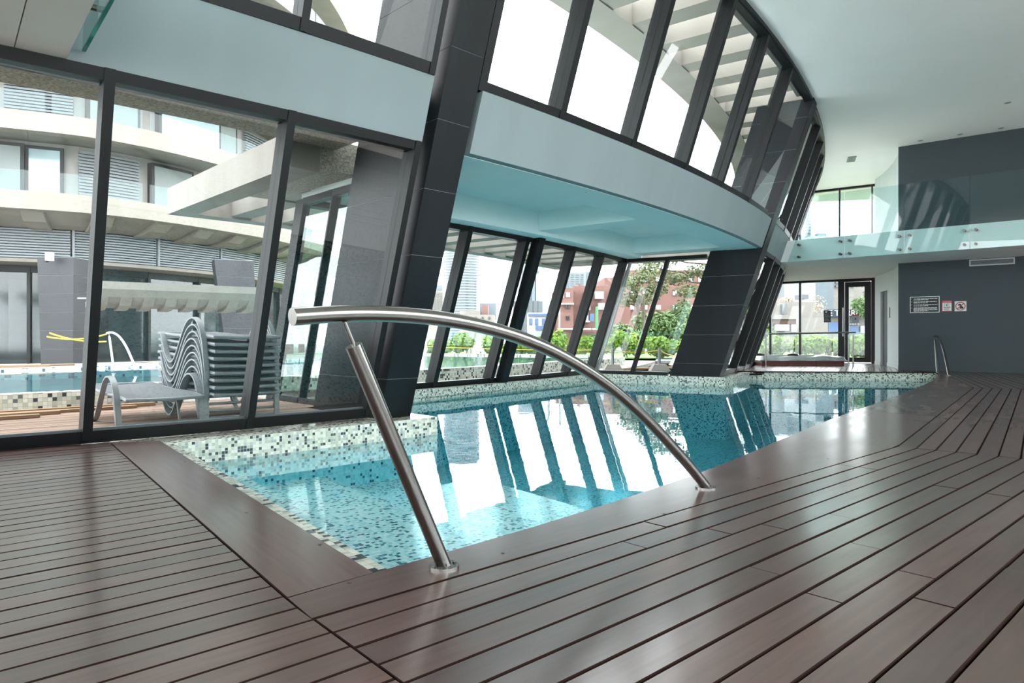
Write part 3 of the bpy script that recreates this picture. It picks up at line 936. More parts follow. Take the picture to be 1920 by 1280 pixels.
M().bar(a + n_ * .04 + d * .1 + V((0, 0, .8)), a + n_ * .04 + d * .1 + V((0, 0, .95)), .015, .02).build('handle', MT['steel'], dr_)
# slim slot in the white wall
a, b = cw[3], cw[4]; d = (b - a).normalized(); nb = V((-d.y, d.x, 0))
tag(M().bar(a + d * .35 + nb * .004 + V((0, 0, 1.06)), a + d * .35 + nb * .004 + V((0, 0, 1.29)), .04, .012, up=nb).build('wall_reader', MT['black']), 'thin black upright slot on the white curved wall beside the dark doorway', 'wall panel')

E0, E1 = V((7.2, 17.77, 0)), V((8.98, 16.5, 0)); eu = (E1 - E0).normalized(); en = V((-eu.y, eu.x, 0))
if en.y > 0: en = -en
def ebox(m, s0, s1, z0, z1, d0=-0.05, d1=0.05):
    q = [E0 + eu * s0 + en * d0, E0 + eu * s1 + en * d0, E0 + eu * s1 + en * d1, E0 + eu * s0 + en * d1]; m.prism(q, z0, z1); return m
def ewin(s0, s1, z0, z1, w0=0.05, right=False):
    WN[0] += 1; e = struct('window_%d' % WN[0], E0 + eu * s0 + V((0, 0, z0)))
    ebox(M(), s0 - w0 / 2, s0 + w0 / 2, z0, z1).build('mullion', MT['frame'], e)
    if right: ebox(M(), s1 - .025, s1 + .025, z0, z1).build('mullion', MT['frame'], e)
    ebox(M(), s0 + w0 / 2, s1 - .025, z1 - .05, z1).build('top_rail', MT['frame'], e)
    ebox(M(), s0 + w0 / 2, s1 - .025, z0, z0 + .06).build('bottom_rail', MT['frame'], e)
    ebox(M(), s0 + w0 / 2, s1 - .025, z0 + .06, z1 - .05, -.006, .006).build('pane', MT['glass'], e)
    return e
ewin(-1.2, -.45, 0, Z1); ewin(-.45, .29, 0, Z1); w_e = ewin(.29, 1.27, 0, Z1)
ewin(1.99, 2.6, 0, Z1, right=True)
ewin(-1.2, -.45, Z2, Z3, .03); ewin(-.45, .29, Z2, Z3, .03); ewin(.29, 1.218, Z2, Z3, .03); ewin(1.218, 1.944, Z2, Z3, .03); ewin(1.944, 2.7, Z2, Z3, .03, right=True)
d1 = struct('door_1', E0 + eu * 1.27)
ebox(M(), 1.19, 1.33, 0, Z1, -.06, .06).build('door_post', MT['frame'], d1)
ebox(M(), 1.93, 2.0, 0, Z1, -.06, .06).build('door_post', MT['frame'], d1)
ebox(M(), 1.33, 1.93, Z1 - .07, Z1).build('lintel', MT['frame'], d1)
lf = ebox(M(), 1.34, 1.43, .02, Z1 - .08, -.03, .03).build('stile', MT['frame'], d1)
ebox(M(), 1.78, 1.92, .02, Z1 - .08, -.03, .03).build('stile', MT['frame'], d1)
ebox(M(), 1.43, 1.78, .02, .14, -.03, .03).build('rail', MT['frame'], d1)
ebox(M(), 1.43, 1.78, Z1 - .2, Z1 - .08, -.03, .03).build('rail', MT['frame'], d1)
ebox(M(), 1.43, 1.78, .14, Z1 - .2, -.005, .005).build('pane', MT['glass'], d1)
hp = E0 + eu * 1.31 + en * .11
M().tube([hp + V((0, 0, .66)), hp + V((0, 0, 1.37))], .014, 10).build('pull_handle', MT['steel'], d1)
for z in (.74, 1.29): M().tube([hp + V((0, 0, z)), hp - en * .06 + V((0, 0, z))], .01, 8).build('handle_standoff', MT['steel'], d1)
# stickers on the end glass
st = thing('notice_sticker', 'black notice sticker on the pane left of the glass door', 'sticker', E0 + eu * .93 + en * .012 + V((0, 0, 1.01)))
ebox(M(), .853, 1.015, 1.01, 1.31, .008, .012).build('sheet', MT['black_print'], st)
for i in range(6):
    ebox(M(), .872, .985 - .02 * (i % 3), 1.05 + i * .033, 1.056 + i * .033, .012, .0135).build('print_line', MT['grey_metal'], st)
ebox(M(), .89, .925, 1.26, 1.285, .012, .0135).build('emblem', MT['white_print'], st)
st = thing('warning_sticker', 'grey and red warning sticker on the glass door', 'sticker', E0 + eu * 1.57 + en * .02 + V((0, 0, .99)))
ebox(M(), 1.49, 1.656, .99, 1.165, .006, .010).build('sheet', MT['grey_metal'], st)
ebox(M(), 1.49, 1.656, 1.165, 1.195, .006, .010).build('header', MT['red_print'], st)
ebox(M(), 1.56, 1.59, 1.07, 1.11, .010, .0115).build('pictogram', MT['black_print'], st)

# unseen inner wall, its windows added for fill light, and the slab overhead
wi = struct('wall_inner', P(7.5, -45))
M().ring(7.4, 7.6, -61.5, -27, 0, 1.0, 40).build('sill_wall', MT['white'], wi)
M().ring(7.4, 7.6, -61.5, -27, 4.1, Z3, 40).build('head_band', MT['white'], wi)
M().ring(7.4, 7.6, -35.0, -27, 1.0, 4.1, 12).build('solid_wall', MT['white'], wi)
ph = -61.2
while ph < -36:  # clerestory row out of view, added to brighten the hall
    WN[0] += 1; e = struct('window_%d' % WN[0], P(7.5, ph, 1.0))
    M().ring(7.42, 7.58, ph - .06, ph + .06, 1.0, 4.1, 1).build('mullion', MT['frame'], e)
    M().ring(7.49, 7.502, ph + .06, ph + 2.54, 1.0, 4.1, 3).build('pane', MT['glass'], e); ph += 2.6
mz = thing('near_mezzanine', 'white panelled underside of the mezzanine overhead at the near left corner', 'mezzanine', P(1.2, -50.5, Z1))
M().ring(0.012, 6.5, -60.5, -49.98, Z1, Z1 + 0.42, 20, lean=True).build('slab', MT['soffit_white'], mz)
M().ring(0.012, 6.5, -49.97, -49.56, Z1, Z1 + 0.42, 1, lean=True).build('slab', MT['soffit_white'], mz)
M().ring(0.02, 6.45, -60.5, -49.60, Z1 + .03, Z1 + 0.40, 20, lean=True).build('core', MT['fascia'], mz)
gp = thing('balustrade_panel', 'thick green-edged glass balustrade panel hanging beside the near mezzanine', 'balustrade', P(1.0, -49.42, Z1))
a = .016
m = M()
m.box8([P(.74, -49.42 - a, Z1 + .06), P(.74, -49.42 + a, Z1 + .06), P(2.4, -49.42 + a, Z1 + .06), P(2.4, -49.42 - a, Z1 + .06)], [P(1.12, -49.42 - a, 3.2), P(1.12, -49.42 + a, 3.2), P(2.4, -49.42 + a, 3.2), P(2.4, -49.42 - a, 3.2)])
m.build('glass', MT['balustrade'], gp)
m = M()
m.box8([P(.73, -49.42 - a, Z1 + .048), P(.73, -49.42 + a, Z1 + .048), P(2.4, -49.42 + a, Z1 + .048), P(2.4, -49.42 - a, Z1 + .048)], [P(.73, -49.42 - a, Z1 + .059), P(.73, -49.42 + a, Z1 + .059), P(2.4, -49.42 + a, Z1 + .059), P(2.4, -49.42 - a, Z1 + .059)])
m.build('polished_edge', MT['glass_edge'], gp)
m = M(); m.tube([P(.95, -49.60, Z1 + .2), P(.95, -49.38, Z1 + .2)], .016, 10); m.build('standoff_bolt', MT['bolt'], gp)

# far bridge with its glass balustrade
B0, B1 = V((5.22, 13.06, 0)), V((7.98, 10.64, 0)); bu = (B1 - B0).normalized(); bn = V((-bu.y, bu.x, 0))
if bn.y > 0: bn = -bn
def bpt(s, d, z): return B0 + bu * s + bn * d + V((0, 0, z))
br = M()
q = [bpt(-.1, -.03, 0), bpt(6.3, -.03, 0), bpt(6.3, -3.0, 0), V((9.4, 16.3, 0)), V((7.2, 18.2, 0)), V((6.1, 16.2, 0))]
br.prism(q, Z1 + .002, 2.48)
tag(br.build('bridge_slab', MT['ceiling']), 'white mezzanine slab bridging the hall in front of the slate wall', 'mezzanine')
# slab filling between bridge and glazing
joints = [0.06, 1.075, 2.028, 2.972, 3.93, 4.9]
for i, (a, b) in enumerate(zip(joints, joints[1:])):
    lab = ['glass balustrade panel on the far bridge touching the curved glazing', 'second glass balustrade panel of the far bridge from the curved glazing', 'third glass balustrade panel of the far bridge from the curved glazing',
           'glass balustrade panel of the far bridge cut by the right edge', 'outermost glass balustrade panel of the far bridge'][i]
    t = thing('balustrade_panel', lab, 'balustrade', bpt((a + b) / 2, .05, Z1), 'balustrade panels of the far bridge')
    a2, b2 = a + .008, b - .008
    a3 = a2 + (.44 if i == 0 else 0)          # the first pane is cut to the lean of the glazing
    M().box8([bpt(a2, .035, Z1 - .01), bpt(b2, .035, Z1 - .01), bpt(b2, .05, Z1 - .01), bpt(a2, .05, Z1 - .01)], [bpt(a3, .035, 3.26), bpt(b2, .035, 3.26), bpt(b2, .05, 3.26), bpt(a3, .05, 3.26)]).build('glass', MT['balustrade'], t)
    for s in (a2 + (.20 if i == 0 else .07), b2 - .07):
        for z in (2.15, 2.38):
            M().tube([bpt(s, -.03, z), bpt(s, .062, z)], .022, 10).build('standoff_bolt', MT['bolt'], t)
# wall vent over the slate wall
vg = A0 + wu * 1.50 + wn_ * .002 + V((0, 0, 2.01))
grille('wall_vent', 'long white-framed air grille at the top of the slate wall under the bridge', vg, wu, (0, 0, 1), .68, .12, wn_, 4, MT['white'])

# signs on the slate wall
def sgn(name, label, s0, s1, z0, z1, bg, border=None):
    c = A0 + wu * ((s0 + s1) / 2) + V((0, 0, z0))
    t = thing(name, label, 'sign', c)
    def sl(nm, a, b, za, zb, d, mat, th=.003):
        M().prism([A0 + wu * a + wn_ * d, A0 + wu * b + wn_ * d, A0 + wu * b + wn_ * (d + th), A0 + wu * a + wn_ * (d + th)], za, zb).build(nm, mat, t)
    if border:
        sl('border', s0, s1, z0, z1, .002, border); sl('board', s0 + .012, s1 - .012, z0 + .012, z1 - .012, .005, bg)
    else: sl('board', s0, s1, z0, z1, .002, bg, .006)
    return t, sl
t, sl = sgn('rules_board', 'black pool rules board with white lettering on the slate wall', .20, .69, 1.11, 1.42, MT['black_print'], MT['white_print'])
zz = 1.385
for para, nl in enumerate((2, 2, 2, 4)):
    sl('bullet', .225, .236, zz - .012, zz - .002, .008, MT['white_print'])
    for l in range(nl):
        x = .262; end = .665 - (.16 if l == nl - 1 else rnd.uniform(0, .03))
        while x < end:
            wl = min(rnd.uniform(.02, .07), end - x)
            sl('lettering', x, x + wl, zz - .013, zz - .003, .008, MT['white_print']); x += wl + .008
        zz -= .020
    zz -= .018
t, sl = sgn('attention_sign', 'white warning notice with red header ATENCIÓN between the rules board and the dog sign', .725, .893, 1.12, 1.335, MT['white_print'], MT['red_print'])
sl('header', .737, .881, 1.285, 1.323, .008, MT['red_print'])
tx = words('lettering', 'ATENCIÓN', .027, A0 + wu * .809 + wn_ * .0125 + V((0, 0, 1.304)), wu, (0, 0, 1), MT['white_print'], t, .0008)
sl('pictogram_frame', .77, .845, 1.215, 1.272, .008, MT['black_print'], .002); sl('pictogram_field', .775, .84, 1.22, 1.267, .0085, MT['white_print'], .002); sl('pictogram', .798, .817, 1.23, 1.258, .011, MT['black_print'], .001)
for i in range(4): sl('lettering', .755 + .01 * (i % 2), .862 - .012 * (i % 3), 1.195 - i * .017, 1.202 - i * .017, .008, MT['black_print'], .001)
t, sl = sgn('no_dogs_sign', 'white no-dogs sign with red ring and black dog on the slate wall', .93, 1.115, 1.125, 1.31, MT['white_print'])
sc_ = A0 + wu * 1.0225 + wn_ * .010 + V((0, 0, 1.2175))
m = M(); pts = []
nseg = 36
for i in range(nseg):
    a0, a1 = 2 * math.pi * i / nseg, 2 * math.pi * (i + 1) / nseg
    f = lambda r, a, d: sc_ + wu * (r * math.cos(a)) + V((0, 0, r * math.sin(a))) + wn_ * d
    m.box8([f(.066, a0, 0), f(.080, a0, 0), f(.080, a1, 0), f(.066, a1, 0)], [f(.066, a0, .002), f(.080, a0, .002), f(.080, a1, .002), f(.066, a1, .002)])
m.build('ring', MT['red_print'], t)
dog = [(-.045, .022), (-.03, .04), (-.01, .047), (.008, .04), (.012, .02), (.03, -.005), (.045, -.02), (.052, -.04), (.03, -.047), (.01, -.045), (-.012, -.047), (-.018, -.04), (-.006, -.02), (-.012, .005), (-.02, .015), (-.038, .014)]
f = lambda x, y, d: sc_ + wu * x + V((0, 0, y)) + wn_ * d
m = M(); tri = tessellate_polygon([[V((x, y, 0)) for x, y in dog]]); nn = len(dog)
for d in (-.002, .0015):
    for x, y in dog: m.v.append(f(x, y, d))
for tt in tri: m.f.append(list(tt)); m.f.append([i + nn for i in tt])
for i in range(nn): m.f.append([i, (i + 1) % nn, (i + 1) % nn + nn, i + nn])
m.build('dog', MT['black_print'], t)
a = math.radians(45); dx, dz = math.cos(a), math.sin(a)
M().box8([f(-.055 * 1 - .005, -.055 + .005, .0016), f(.055 - .005, .055 + .005, .0016), f(.055 + .005, .055 - .005, .0016), f(-.055 + .005, -.055 - .005, .0016)],
         [f(-.055 - .005, -.055 + .005, .003), f(.055 - .005, .055 + .005, .003), f(.055 + .005, .055 - .005, .003), f(-.055 + .005, -.055 - .005, .003)]).build('slash', MT['red_print'], t)

# ------------------------------------------------------------------ handrails
RAIL = [(-.459, .697), (-.36, .705), (-.26, .7095), (-.15, .709), (-.04, .703), (.08, .690), (.20, .670), (.33, .640), (.46, .600), (.60, .545), (.74, .480), (.88, .402), (1.02, .313), (1.16, .215), (1.29, .120), (1.39, .042), (1.425, .012)]
def handrail(name, label, p1, p2, z=0.0, scale=1.0, group='curved pool handrails', mat='steel', rr=.0215):
    p1, p2 = V(p1), V(p2); u = (p2 - p1); u.z = 0; u.normalize()
    t = thing(name, label, 'handrail', (p1.x, p1.y, z), group)
    at = lambda s, h: V((p1.x, p1.y, z)) + u * (s * scale) + V((0, 0, h * scale))
    fine = []
    for i in range(len(RAIL) - 1):
        for k in range(3):
            q = k / 3; s0, h0 = RAIL[i]; s1, h1 = RAIL[i + 1]
            pm = RAIL[max(i - 1, 0)]; pn = RAIL[min(i + 2, len(RAIL) - 1)]
            def cr(a, b, c, d): return .5 * (2 * b + (c - a) * q + (2 * a - 5 * b + 4 * c - d) * q * q + (3 * b - a - 3 * c + d) * q ** 3)
            fine.append(at(cr(pm[0], s0, s1, pn[0]), cr(pm[1], h0, h1, pn[1])))
    fine.append(at(*RAIL[-1]))
    M().tube(fine, rr * scale, 20).build('top_rail', MT[mat], t, smooth=True)
    M().tube([at(-.003, .006), at(-.295, .628)], rr * scale, 20).build('post', MT[mat], t, smooth=True)
    M().tube([at(-.29, .62), at(-.322, .69)], .006 * scale, 10).build('pin', MT[mat], t, smooth=True)
    for s in (-.003, 1.43):
        c = at(s, .001)
        fl = M().cyl(c, .043 * scale, .006 * scale, 28).build('flange', MT[mat], t)
        for k in range(4):
            a = .6 + k * math.pi / 2
            M().cyl(c + V((math.cos(a), math.sin(a), 0)) * .033 * scale + V((0, 0, .006 * scale)), .005 * scale, .003 * scale, 8).build('screw', MT['bolt'], fl)
    return t
handrail('pool_handrail', 'large curved stainless handrail arching over the near corner of the pool', (-.19, 1.93, 0), (.86, 2.96, 0))
handrail('pool_handrail', 'small curved stainless handrail on the far right rim of the pool', (7.80, 12.52, 0), (7.27, 11.38, 0), .002, .93)

# ------------------------------------------------------------------ spa tub and its rail
S0 = V((5.62, 15.36, 0)); su = V((.9975, -.07, 0)).normalized(); sd = V((.07, .9975, 0)).normalized()
spa = thing('spa_tub', 'low grey spa tub with red-brown skirt in front of the end glazing', 'spa', S0 + su * .95)
def sbox(x0, x1, y0, y1, z0, z1): 
    m = M(); m.prism([S0 + su * x0 + sd * y0, S0 + su * x1 + sd * y0, S0 + su * x1 + sd * y1, S0 + su * x0 + sd * y1], z0, z1); return m
for i in range(3): sbox(.0 + i * .6, .59 + i * .6, 0, .03, 0, .11).build('skirt_panel', MT['spa_skirt'], spa)
sbox(0, 1.79, .03, 1.6, 0, .11).build('skirt_panel', MT['spa_skirt'], spa)
# moulded rim with dips
m = M(); nx, ny = 36, 24
def rimz(x, y):
    ex = min(x, 1 - x) * 1.9; ey = min(y, 1 - y) * 1.7; e = min(ex, ey)
    z = .205 + .014 * math.sin(x * 19) * math.cos(y * 5)
    if e < .05: z -= (.05 - e) * 1.6
    if e > .16: z -= min((e - .16) * 1.4, .3) 
    return z
for j in range(ny + 1):
    for i in range(nx + 1):
        x, y = i / nx, j / ny
        p = S0 + su * (-.05 + 1.9 * x) + sd * (-.05 + 1.7 * y); m.v.append(V((p.x, p.y, rimz(x, y))))
for j in range(ny):
    for i in range(nx):
        a = j * (nx + 1) + i; m.f.append([a, a + 1, a + nx + 2, a + nx + 1])
k0 = len(m.v); edge = [i for i in range(nx + 1)] + [(j) * (nx + 1) + nx for j in range(1, ny + 1)] + [ny * (nx + 1) + i for i in range(nx - 1, -1, -1)] + [j * (nx + 1) for j in range(ny - 1, 0, -1)]
for e in edge: m.v.append(V((m.v[e].x, m.v[e].y, .11)))
for i in range(len(edge)):
    j = (i + 1) % len(edge); m.f.append([edge[i], edge[j], k0 + j, k0 + i])
m.f.append([k0 + i for i in range(len(edge))])
m.build('shell', MT['spa_shell'], spa, smooth=True)
for x in (.35, 1.15): 
    c = S0 + su * x + sd * 1.42
    m = M(); m.tube([V((c.x, c.y, .2)) - su * .12, V((c.x, c.y, .215)), V((c.x, c.y, .2)) + su * .12], [.02, .032, .02], 10); m.build('headrest', MT['black'], spa, smooth=True)
sr = thing('spa_railing', 'straight steel guard rail on posts in front of the spa tub', 'railing', (5.7, 15.27, 0))
def spt(x, y, z): 
    p = S0 + su * x + sd * y; return V((p.x, p.y, z))
M().tube([spt(.12, -.1, .715), spt(2.0, -.1, .745)], .02, 12).build('top_rail', MT['steel'], sr, smooth=True)
for x, y in ((.06, -.1), (1.95, -.1), (1.90, .02)):
    M().tube([spt(x, y, 0), spt(x, y, .70)], .017, 12).build('post', MT['steel'], sr, smooth=True)
    M().cyl(spt(x, y, 0), .035, .006, 16).build('flange', MT['steel'], sr)

# ------------------------------------------------------------------ outside: ground, terrace, outdoor pool
skin(M().prism([P(-2.56, -75 + 150 * i / 60) for i in range(61)] + [V((-60, 50, 0)), V((-60, 10, 0))], -0.12, -0.045).build('floor_court', MT['paving']))
skin(M().ring(-4, 60, -14.2, 40, -0.12, -0.045, 40).build('floor_street', MT['asphalt']))
skin(M().prism([V((-70, -20, 0)), V((90, -20, 0)), V((90, 90, 0)), V((-70, 90, 0))], -1.5, -1.3).build('floor_bounce', MT['paving']))  # unseen slab added to stop light leaks and bounce light to the ceiling
terr = struct('floor_terrace', P(-1.2, -52))
for i in range(24):
    d0 = -0.16 - 0.099 * i
    M().ring(d0, d0 - 0.094, -61.5, -45.2 if d0 > -1.1 else -44.9, -0.04, rnd.uniform(-.012, -.008), 30).build('plank', MT['terrace'], terr, uv=uv_polar)
M().ring(-0.14, -2.6, -61.5, -44.9, -0.1, -0.045, 30).build('terrace_base', MT['void'], terr)

def offset_poly(pts, d):
    out = []
    for i, p in enumerate(pts):
        a = pts[max(i - 1, 0)]; b = pts[min(i + 1, len(pts) - 1)]
        t = (V(b) - V(a)); t.z = 0; t.normalize(); out.append(V((p[0] + t.y * d, p[1] - t.x * d, 0)))
    return out
def ribbon(m, pts, d0, d1, z0, z1):
    a = offset_poly(pts, d0); b = offset_poly(pts, d1); i0 = len(m.v)
    for p, q in zip(a, b):
        m.v += [V((p.x, p.y, z0)), V((q.x, q.y, z0)), V((q.x, q.y, z1)), V((p.x, p.y, z1))]
    n = len(pts)
    for k in range(n - 1):
        for j in range(4):
            x, y = i0 + 4 * k + j, i0 + 4 * k + (j + 1) % 4; m.f.append([x, y, y + 4, x + 4])
    m.f.append([i0 + j for j in range(4)][::-1]); m.f.append([i0 + 4 * (n - 1) + j for j in range(4)])
    return m
def densify(pts, step):
    out = []
    for i in range(len(pts) - 1):
        p0, p1, p2, p3 = [V((*pts[max(0, min(len(pts) - 1, i + k))], 0)) for k in (-1, 0, 1, 2)]
        n = max(1, int((p2 - p1).length / step))
        for k in range(n):
            q = k / n; out.append(.5 * (2 * p1 + (p2 - p0) * q + (2 * p0 - 5 * p1 + 4 * p2 - p3) * q * q + (3 * p1 - p0 - 3 * p2 + p3) * q ** 3))
    out.append(V((*pts[-1], 0))); return out
near_rim = [P(-2.46, -61 + .7 * i) for i in range(21)] + [P(-2.46, -46.55), P(-3.35, -46.4)] + [P(-3.35, -45.6 + .8 * i) for i in range(24)]
near_rim += [V((2.1, 15.2, 0)), V((2.8, 16.9, 0)), V((2.2, 18.8, 0)), V((0.6, 19.4, 0)), V((-2.1, 20.6, 0)), V((-3.7, 20.9, 0))]
far_rim = [P(-8.5, -61 + .8 * i) for i in range(26)] + [V((-5.2, 14.6, 0)), V((-4.5, 17.5, 0)), V((-3.7, 20.9, 0))]
XB = -0.55
op = thing('outdoor_pool', 'raised outdoor pool with white and charcoal mosaic rim in the court', 'pool', (-3, 11, XB))
MT['mosaic_out'] = mosaic('outdoor_pool_mosaic', 0.036, [(0, '#e6e4da'), (.3, '#d8d6ca'), (.5, '#b9bdb6'), (.62, '#efeee8'), (.74, '#c7c6b8'), (.83, '#3a4246'), (.93, '#666d6d')], '#b9b9ac')
MT['mosaic_far'] = mosaic('outdoor_far_mosaic', 0.045, [(0, '#eef0ec'), (.4, '#e2e6e2'), (.84, '#566068'), (.93, '#9aa6ac')], '#e0e2dc')
MT['pool_blue'] = surf('outdoor_pool_floor', '#8fd0e0', 0.4, 0.06)
def uv_run(pts):
    def fn(p, n, c):
        best = None; s = 0
        for a, b in zip(pts, pts[1:]):
            L = (b - a).length; d = (b - a) / L; t = max(0, min(L, (V((c.x, c.y, 0)) - a).dot(d)))
            e = ((a + d * t) - V((c.x, c.y, 0))).length
            if best is None or e < best[0]: best = (e, s, a, d)
            s += L
        q = V((p.x, p.y, 0)) - best[2]; u = best[1] + q.dot(best[3]); w = q.dot(V((-best[3].y, best[3].x, 0)))
        return (u, w if abs(n.z) > .7 else p.z)
    return fn
ribbon(M(), near_rim, 0, -0.20, XB, .15).build('rim', MT['mosaic_out'], op, uv=uv_run(near_rim))
ribbon(M(), far_rim, 0, -0.22, XB, .15).build('rim', MT['mosaic_far'], op, uv=uv_run(far_rim))
ribbon(M(), far_rim, -0.22, -1.6, -.05, .15).build('rim_deck', MT['paving'], op)
ob = near_rim + far_rim[::-1]
m = M(); poly_solid(m, ob, XB - .08, XB); m.build('pool_floor', MT['pool_blue'], op)
OW, OWS = water_mat('outdoor_water', '#d8f4fa', 0.08, 3.0, '#8fd8e8', 0.25)
m = M(); poly_solid(m, ob, .10, .105); ow = m.build('outdoor_water', OW)
tag(ow, 'pale blue water of the outdoor pool beyond the windows', 'water', kind='stuff')

# ------------------------------------------------------------------ sun loungers
def make_lounger():
    t = thing('sun_lounger', '', 'sun lounger', (0, 0, 0))
    wave = [(0, 0), (.02, .12), (.06, .23), (.13, .32), (.22, .365), (.32, .36), (.42, .31), (.52, .21), (.62, .10), (.70, .03), (.78, .006), (.86, .03), (.93, .10), (.99, .19), (1.04, .25)]
    fine = []
    for i in range(len(wave) - 1):
        for k in range(3):
            q = k / 3; a = wave[max(i - 1, 0)]; b = wave[i]; c = wave[i + 1]; d = wave[min(i + 2, len(wave) - 1)]
            cr = lambda j: .5 * (2 * b[j] + (c[j] - a[j]) * q + (2 * a[j] - 5 * b[j] + 4 * c[j] - d[j]) * q * q + (3 * b[j] - a[j] - 3 * c[j] + d[j]) * q ** 3)
            fine.append((cr(0), max(cr(1), .006)))
    fine.append(wave[-1])
    for y in (0, .56):
        M().strip([(x, y, z) for x, z in fine], .038, .012, (0, 1, 0)).build('arm_loop', MT['lounger'], t, smooth=True)
    seat = [(-.10, .225), (.08, .238), (.3, .24), (.55, .235), (.8, .243), (1.02, .255), (1.22, .26)]
    m = M(); n = len(seat)
    for x, z in seat:
        for j in range(5):
            y = .035 + .49 * j / 4; m.v.append(V((x, y, z - .012 * math.sin(math.pi * j / 4))))
    for x, z in seat:
        for j in range(5):
            y = .035 + .49 * j / 4; m.v.append(V((x, y, z - .008 - .012 * math.sin(math.pi * j / 4))))
    o = n * 5
    for i in range(n - 1):
        for j in range(4):
            a = i * 5 + j; m.f.append([a, a + 1, a + 6, a + 5]); m.f.append([o + a, o + a + 1, o + a + 6, o + a + 5])
    for i in range(n - 1):
        for j in (0, 4):
            a = i * 5 + j; m.f.append([a, a + 5, o + a + 5, o + a])
    for j in range(4):
        for i in (0, n - 1):
            a = i * 5 + j; m.f.append([a, a + 1, o + a + 1, o + a])
    m.build('sling', MT['sling'], t, smooth=True)
    for y in (.03, .53):
        M().tube([(x, y, z - .012) for x, z in seat], .013, 8).build('side_rail', MT['lounger'], t, smooth=True)
    M().tube([(-.10, .02, .215), (-.115, .28, .21), (-.10, .54, .215)], .013, 8).build('end_bar', MT['lounger'], t, smooth=True)
    M().tube([(1.22, .02, .25), (1.22, .54, .25)], .013, 8).build('end_bar', MT['lounger'], t, smooth=True)
    M().tube([(.03, 0, .03), (.03, .56, .03)], .011, 8).build('stretcher', MT['lounger'], t, smooth=True)
    for y in (.06, .5):
        M().tube([(.42, y, .225), (.34, y, .02), (.34, y, .008)], .012, 8).build('leg', MT['lounger'], t, smooth=True)
    return t
def place(o, p, z=0.0, head=None):
    dr, ph = polar(p); a = math.radians(ph)
    o.location = (p[0], p[1], z - .008)
    o.rotation_euler = (0, 0, math.atan2(-math.sin(a), -math.cos(a)) if head is None else head)
ordinals = ['second', 'third', 'fourth', 'fifth', 'sixth', 'seventh', 'eighth']
lg = make_lounger(); lg['label'] = 'single grey sling sun lounger standing on the terrace beside the stack'; lg['group'] = 'grey sun loungers on the terrace'
# local x points outwards from the glass, local y to the left seen from outside: mirror so the width runs along the glass
def flip_place(o, p, z):
    dr, ph = polar(p); a = math.radians(ph); o.location = (p[0], p[1], z - .008)
    o.rotation_euler = (0, 0, math.radians(ph) + math.pi)
FL = P(-0.56, -48.9)
flip_place(lg, P(-0.56, -47.50), 0)
for i in range(9):
    c = copy_tree(lg); flip_place(c, P(-0.60 + .006 * rnd.uniform(-1, 1), -46.30 + rnd.uniform(-.01, .01)), .055 * i)
    c['label'] = 'bottom sun lounger of the grey stack behind the window' if i == 0 else ('top sun lounger of the grey stack behind the window' if i == 8 else ordinals[i - 1] + ' sun lounger from the bottom of the grey stack')
# loose timber on the terrace
for i, (a, b, d, z, h) in enumerate([(-60, -47.2, -2.30, -.008, .03), (-57, -47.6, -2.18, -.008, .022), (-56, -48.9, -2.06, -.008, .028), (-56.5, -49.25, -1.86, -.008, .025)]):
    lab = ['longest loose timber plank lying against the outdoor pool rim', 'thin loose plank second from the outdoor pool rim', 'loose plank third from the outdoor pool rim', 'short loose plank nearest the window on the terrace'][i]
    p0, p1 = P(d, a, z + h / 2), P(d - .02, b, z + h / 2)
    mm = M().ring(d, d - .085, a, b, z, z + h, 12)
    tag(mm.build('timber_plank', MT['lumber'], uv=uv_polar), lab, 'plank', 'loose planks on the terrace')
for i, (a, b, d) in enumerate([(-50.6, -46.8, -8.75), (-50.5, -45.7, -8.95)]):
    mm = M().ring(d, d - .1, a, b, .15 + .0, .18, 8)
    tag(mm.build('timber_plank', MT['lumber'], uv=uv_polar), ['pale plank lying on the far rim of the outdoor pool', 'second plank lying behind the far rim of the outdoor pool'][i], 'plank', 'loose planks on the far rim')
# garden spotlight on the terrace
p = P(-1.45, -45.55, -.008)
sp = thing('ground_spotlight', 'small black spotlight on the terrace below the bay glass', 'spotlight', p)
M().tube([p, p + V((.01, 0, .07))], .012, 8).build('stake', MT['black'], sp)
M().tube([p + V((-.015, .0, .06)), p + V((.05, .02, .15))], [.025, .035], 12).build('head', MT['black'], sp, smooth=True)
# outdoor handrail with yellow tape
hr = handrail('pool_handrail', 'pale handrail tied with yellow tape on the far side of the outdoor pool', (-6.45, 11.05, 0), (-5.55, 10.15, 0), .15, .80, mat='white_plastic')
tp = M()
def sag(m, a, b, s, r=.012, n=10):
    m.tube([V(a).lerp(V(b), k / n) - V((0, 0, s * 4 * (k / n) * (1 - k / n))) for k in range(n + 1)], r, 6)
ta = V((-6.72, 11.31, .69))
sag(tp, ta, ta + V((-.75, -.35, -.04)), .06, .014); sag(tp, ta + V((0, 0, -.12)), ta + V((-.72, -.33, .02)), .05, .014)
tag(tp.build('barrier_tape', MT['yellow']), 'yellow barrier tape knotted to the outdoor pool handrail', 'tape')

